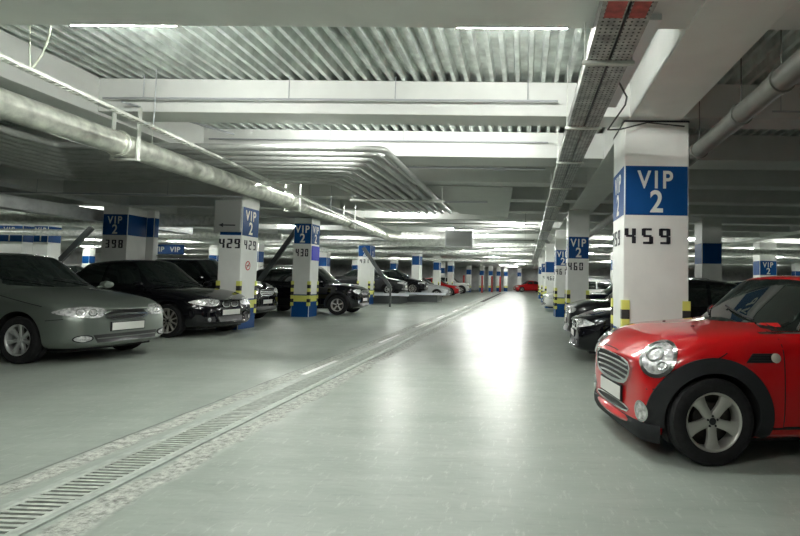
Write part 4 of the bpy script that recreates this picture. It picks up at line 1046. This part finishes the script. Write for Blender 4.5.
def suv(**k):
    n = k.get('nose', 0.85); H = k.get('H', 1.72)
    d = sed(nose=n, W=1.86, H=H, wb=2.72, hn=0.95, hc=1.13, tail=-3.7, R=0.36, rim=0.225, spokes=(5, 0.18, 0.97, 0.10, 0.16))
    d.update(zb=0.24, xc=-0.32, xr=-0.98, xrr=-3.1, xg=-3.5, arch=0.42, deckz=[(-3.5, 1.15), (-3.62, 1.1), (-3.7, 1.0)], tumble=0.19,
        rs=(1.2, H-0.14, 0.60, 0.52), platez=0.55, archtrim=0.07, headlamp=dict(c=(n-0.2, 0.62, 0.86), ang=math.radians(36), tilt=math.radians(5), poly=[(-0.20, 0.05), (0, 0.08), (0.2, 0.06), (0.24, 0.0), (0.12, -0.09), (-0.12, -0.09)], flip=True, rnd=1, dome=0.012, bulbs=[(0, 0, 0.055)]),
        sidewin=[[(-0.70, 1.16), (-1.60, 1.17), (-1.60, H-0.13), (-1.12, H-0.13), (-0.92, H-0.19)], [(-1.66, 1.17), (-2.50, 1.18), (-2.50, H-0.13), (-1.66, H-0.13)], [(-2.56, 1.18), (-3.25, 1.2), (-3.05, H-0.17), (-2.56, H-0.13)]],
        noselean=[(0.0, 0.10), (0.35, 0.0), (0.7, 0.0), (0.9, 0.05), (1.1, 0.14)], fog=dict(c=(n-0.15, 0.64, 0.47), ang=math.radians(25), r=(0.05, 0.05)), extra=[suv_extra])
    d['seams'] = [[(-0.62, 1.08), (-0.60, 0.36), (-1.58, 0.34), (-1.63, 1.12)], [(-1.63, 0.34), (-2.15, 0.36), (-2.40, 0.7), (-2.52, 1.13)]]
    d.update(k); return d
suv0 = build_car(suv(), 'off_roader_car', 'black off-roader parked between columns 429 and 430', 'car', 'blackcar')
suv0.location = (-8.22, 15.35, 0); suv0.scale = (1.04,)*3
def put(src, loc, rz, label, paint=None, sc=1.0, group=None):
    r_ = copy_tree(src); r_.location = loc; r_.rotation_euler = (0, 0, rz); r_.scale = (sc,)*3; r_['label'] = label
    if paint:
        for ch in r_.children:
            if ch.name.split('.')[0] in ('body', 'side_mirror', 'door_handle', 'roof_spoiler'):
                ch.data = ch.data.copy(); ch.data.materials[0] = M[paint]
    return r_
put(suv0, (-6.55, 19.45, 0), 0, 'black off-roader parked beyond column 430, front wheel showing', None, 0.97)
# left background
put(blk, (-14.2, 10.6, 0), 0, 'dark saloon behind the roof of the grey saloon', 'darkcar')
put(suv0, (-14.6, 13.9, 0), 0, 'charcoal off-roader far behind the roof of the grey saloon', 'darkcar', 1.0)
put(blk, (-8.4, 23.3, 0), 0, 'dark blue saloon parked before column 431', 'bluecar')
put(grey, (-7.3, 29.3, 0.46), 0, 'charcoal saloon raised on a lift platform beyond column 431', 'darkcar', 0.95)
put(blk, (-6.6, 32.2, 0.46), 0, 'black saloon raised on the farther lift platform', None, 0.95)
put(grey, (-6.2, 38.5, 0), 0, 'silver saloon parked at the far left of the aisle', 'silver', 1.0)
put(blk, (-6.3, 46.0, 0), 0, 'red saloon in the far left distance', 'red', 1.0)
put(suv0, (-6.3, 54.0, 0), 0, 'white off-roader in the far left distance', 'whitecar', 1.0)
put(grey, (-17.5, 24.5, 0), 0, 'silver saloon in the left background', 'silver', 1.0)
put(suv0, (-22.8, 27.5, 0), 0, 'silver off-roader in the left background', 'silver', 1.0)
# right side
put(blk, (1.52, 9.35, 0), PI, 'black saloon directly behind the large column 459', None, 0.92)
put(suv0, (1.55, 12.1, 0), PI, 'charcoal off-roader behind the black saloon on the right', 'darkcar', 0.82)
put(suv0, (2.3, 17.9, 0), PI, 'dark blue off-roader between columns 460 and 461', 'bluecar', 0.86)
put(grey, (1.68, 24.9, 0), PI, 'white saloon past column 461 on the right', 'whitecar', 1.0)
put(suv0, (1.9, 31.0, 0), PI, 'silver off-roader far down the right side', 'silver', 0.95)
put(blk, (1.9, 38.0, 0), PI, 'dark blue saloon far down the right side', 'bluecar', 1.0)
put(blk, (-0.6, 70.0, 0), math.radians(200), 'red saloon parked across the far end of the aisle', 'red', 1.0)
put(grey, (9.5, 20.0, 0), 0, 'dark saloon in the right background bays', 'darkcar', 1.0)
put(suv0, (15.5, 27.5, 0), PI, 'silver off-roader in the right background bays', 'silver', 1.0)

# ------------------------------------------------------------------ parking lifts
def lift(loc, label, arm=((-1.2, 0.9), (0.9, 3.0)), plat=None, arms=True):
    r_ = empty('parking_lift', loc, label, 'parking lift', 'parking lifts')
    if arms:
        for yy in ((0.0, 1.9) if arm[0][0] < 0 else (0.0,)):
            (xa, xb), (za, zb) = arm
            bm = bmesh.new(); d = Vector((xb-xa, 0, zb-za)); L = d.length; ang = math.atan2(d.z, d.x)
            obox(bm, Matrix.Translation(((xa+xb)/2, yy, (za+zb)/2)) @ Matrix.Rotation(-ang, 4, 'Y'), L, 0.10, 0.16, bevel=0.01)
            fin(bm, 'diagonal_arm', M['steel'], r_)
            bm = bmesh.new(); box(bm, xa-0.04, xa+0.04, yy-0.04, yy+0.04, 0, za+0.06); fin(bm, 'post', M['steel'], r_)
    if plat:
        x0, x1, z_ = plat
        bm = bmesh.new(); box(bm, x0, x1, -0.1, 2.2, z_-0.05, z_, bevel=0.006); fin(bm, 'platform', M['steel'], r_)
        bm = bmesh.new(); box(bm, x0, x1+0.02, -0.16, -0.1, z_-0.04, z_+0.10, bevel=0.006); fin(bm, 'platform_edge', M['liftedge'], r_)
        bm = bmesh.new(); box(bm, x0+0.3, x1-0.5, 0.1, 2.0, 0.0, z_-0.05); fin(bm, 'lift_base', M['steel'], r_)
    return r_
lift((-8.0, 18.15, 0), 'parking lift with dark diagonal arms just behind column 430', ((-1.3, 0.15), (0.9, 3.0)))
lift((-14.6, 16.6, 0), 'parking lift with diagonal arms left of column 398', ((-0.2, 0.75), (1.7, 2.75)))
lift((-7.0, 24.8, 0), 'parking lift with an arm sloping down right of column 431', ((0.75, -0.6), (0.9, 2.75)))
lift((-7.0, 28.1, 0), 'parking lift platform with zinc edge beyond column 431', plat=(-4.2, 0.9, 0.46), arms=False)
lift((-6.2, 31.1, 0), 'parking lift platform with zinc edge, farther from column 431', plat=(-4.2, 1.6, 0.46), arms=False)

S.world = bpy.data.worlds.new('world'); S.world.use_nodes = True
bg = S.world.node_tree.nodes['Background']; bg.inputs[0].default_value = (0.6, 0.7, 0.65, 1); bg.inputs[1].default_value = 0.02
S.view_settings.view_transform = 'Standard'; S.view_settings.look = 'None'; S.view_settings.gamma = 1.0
S.view_settings.use_curve_mapping = False; S.view_settings.exposure = 0.85
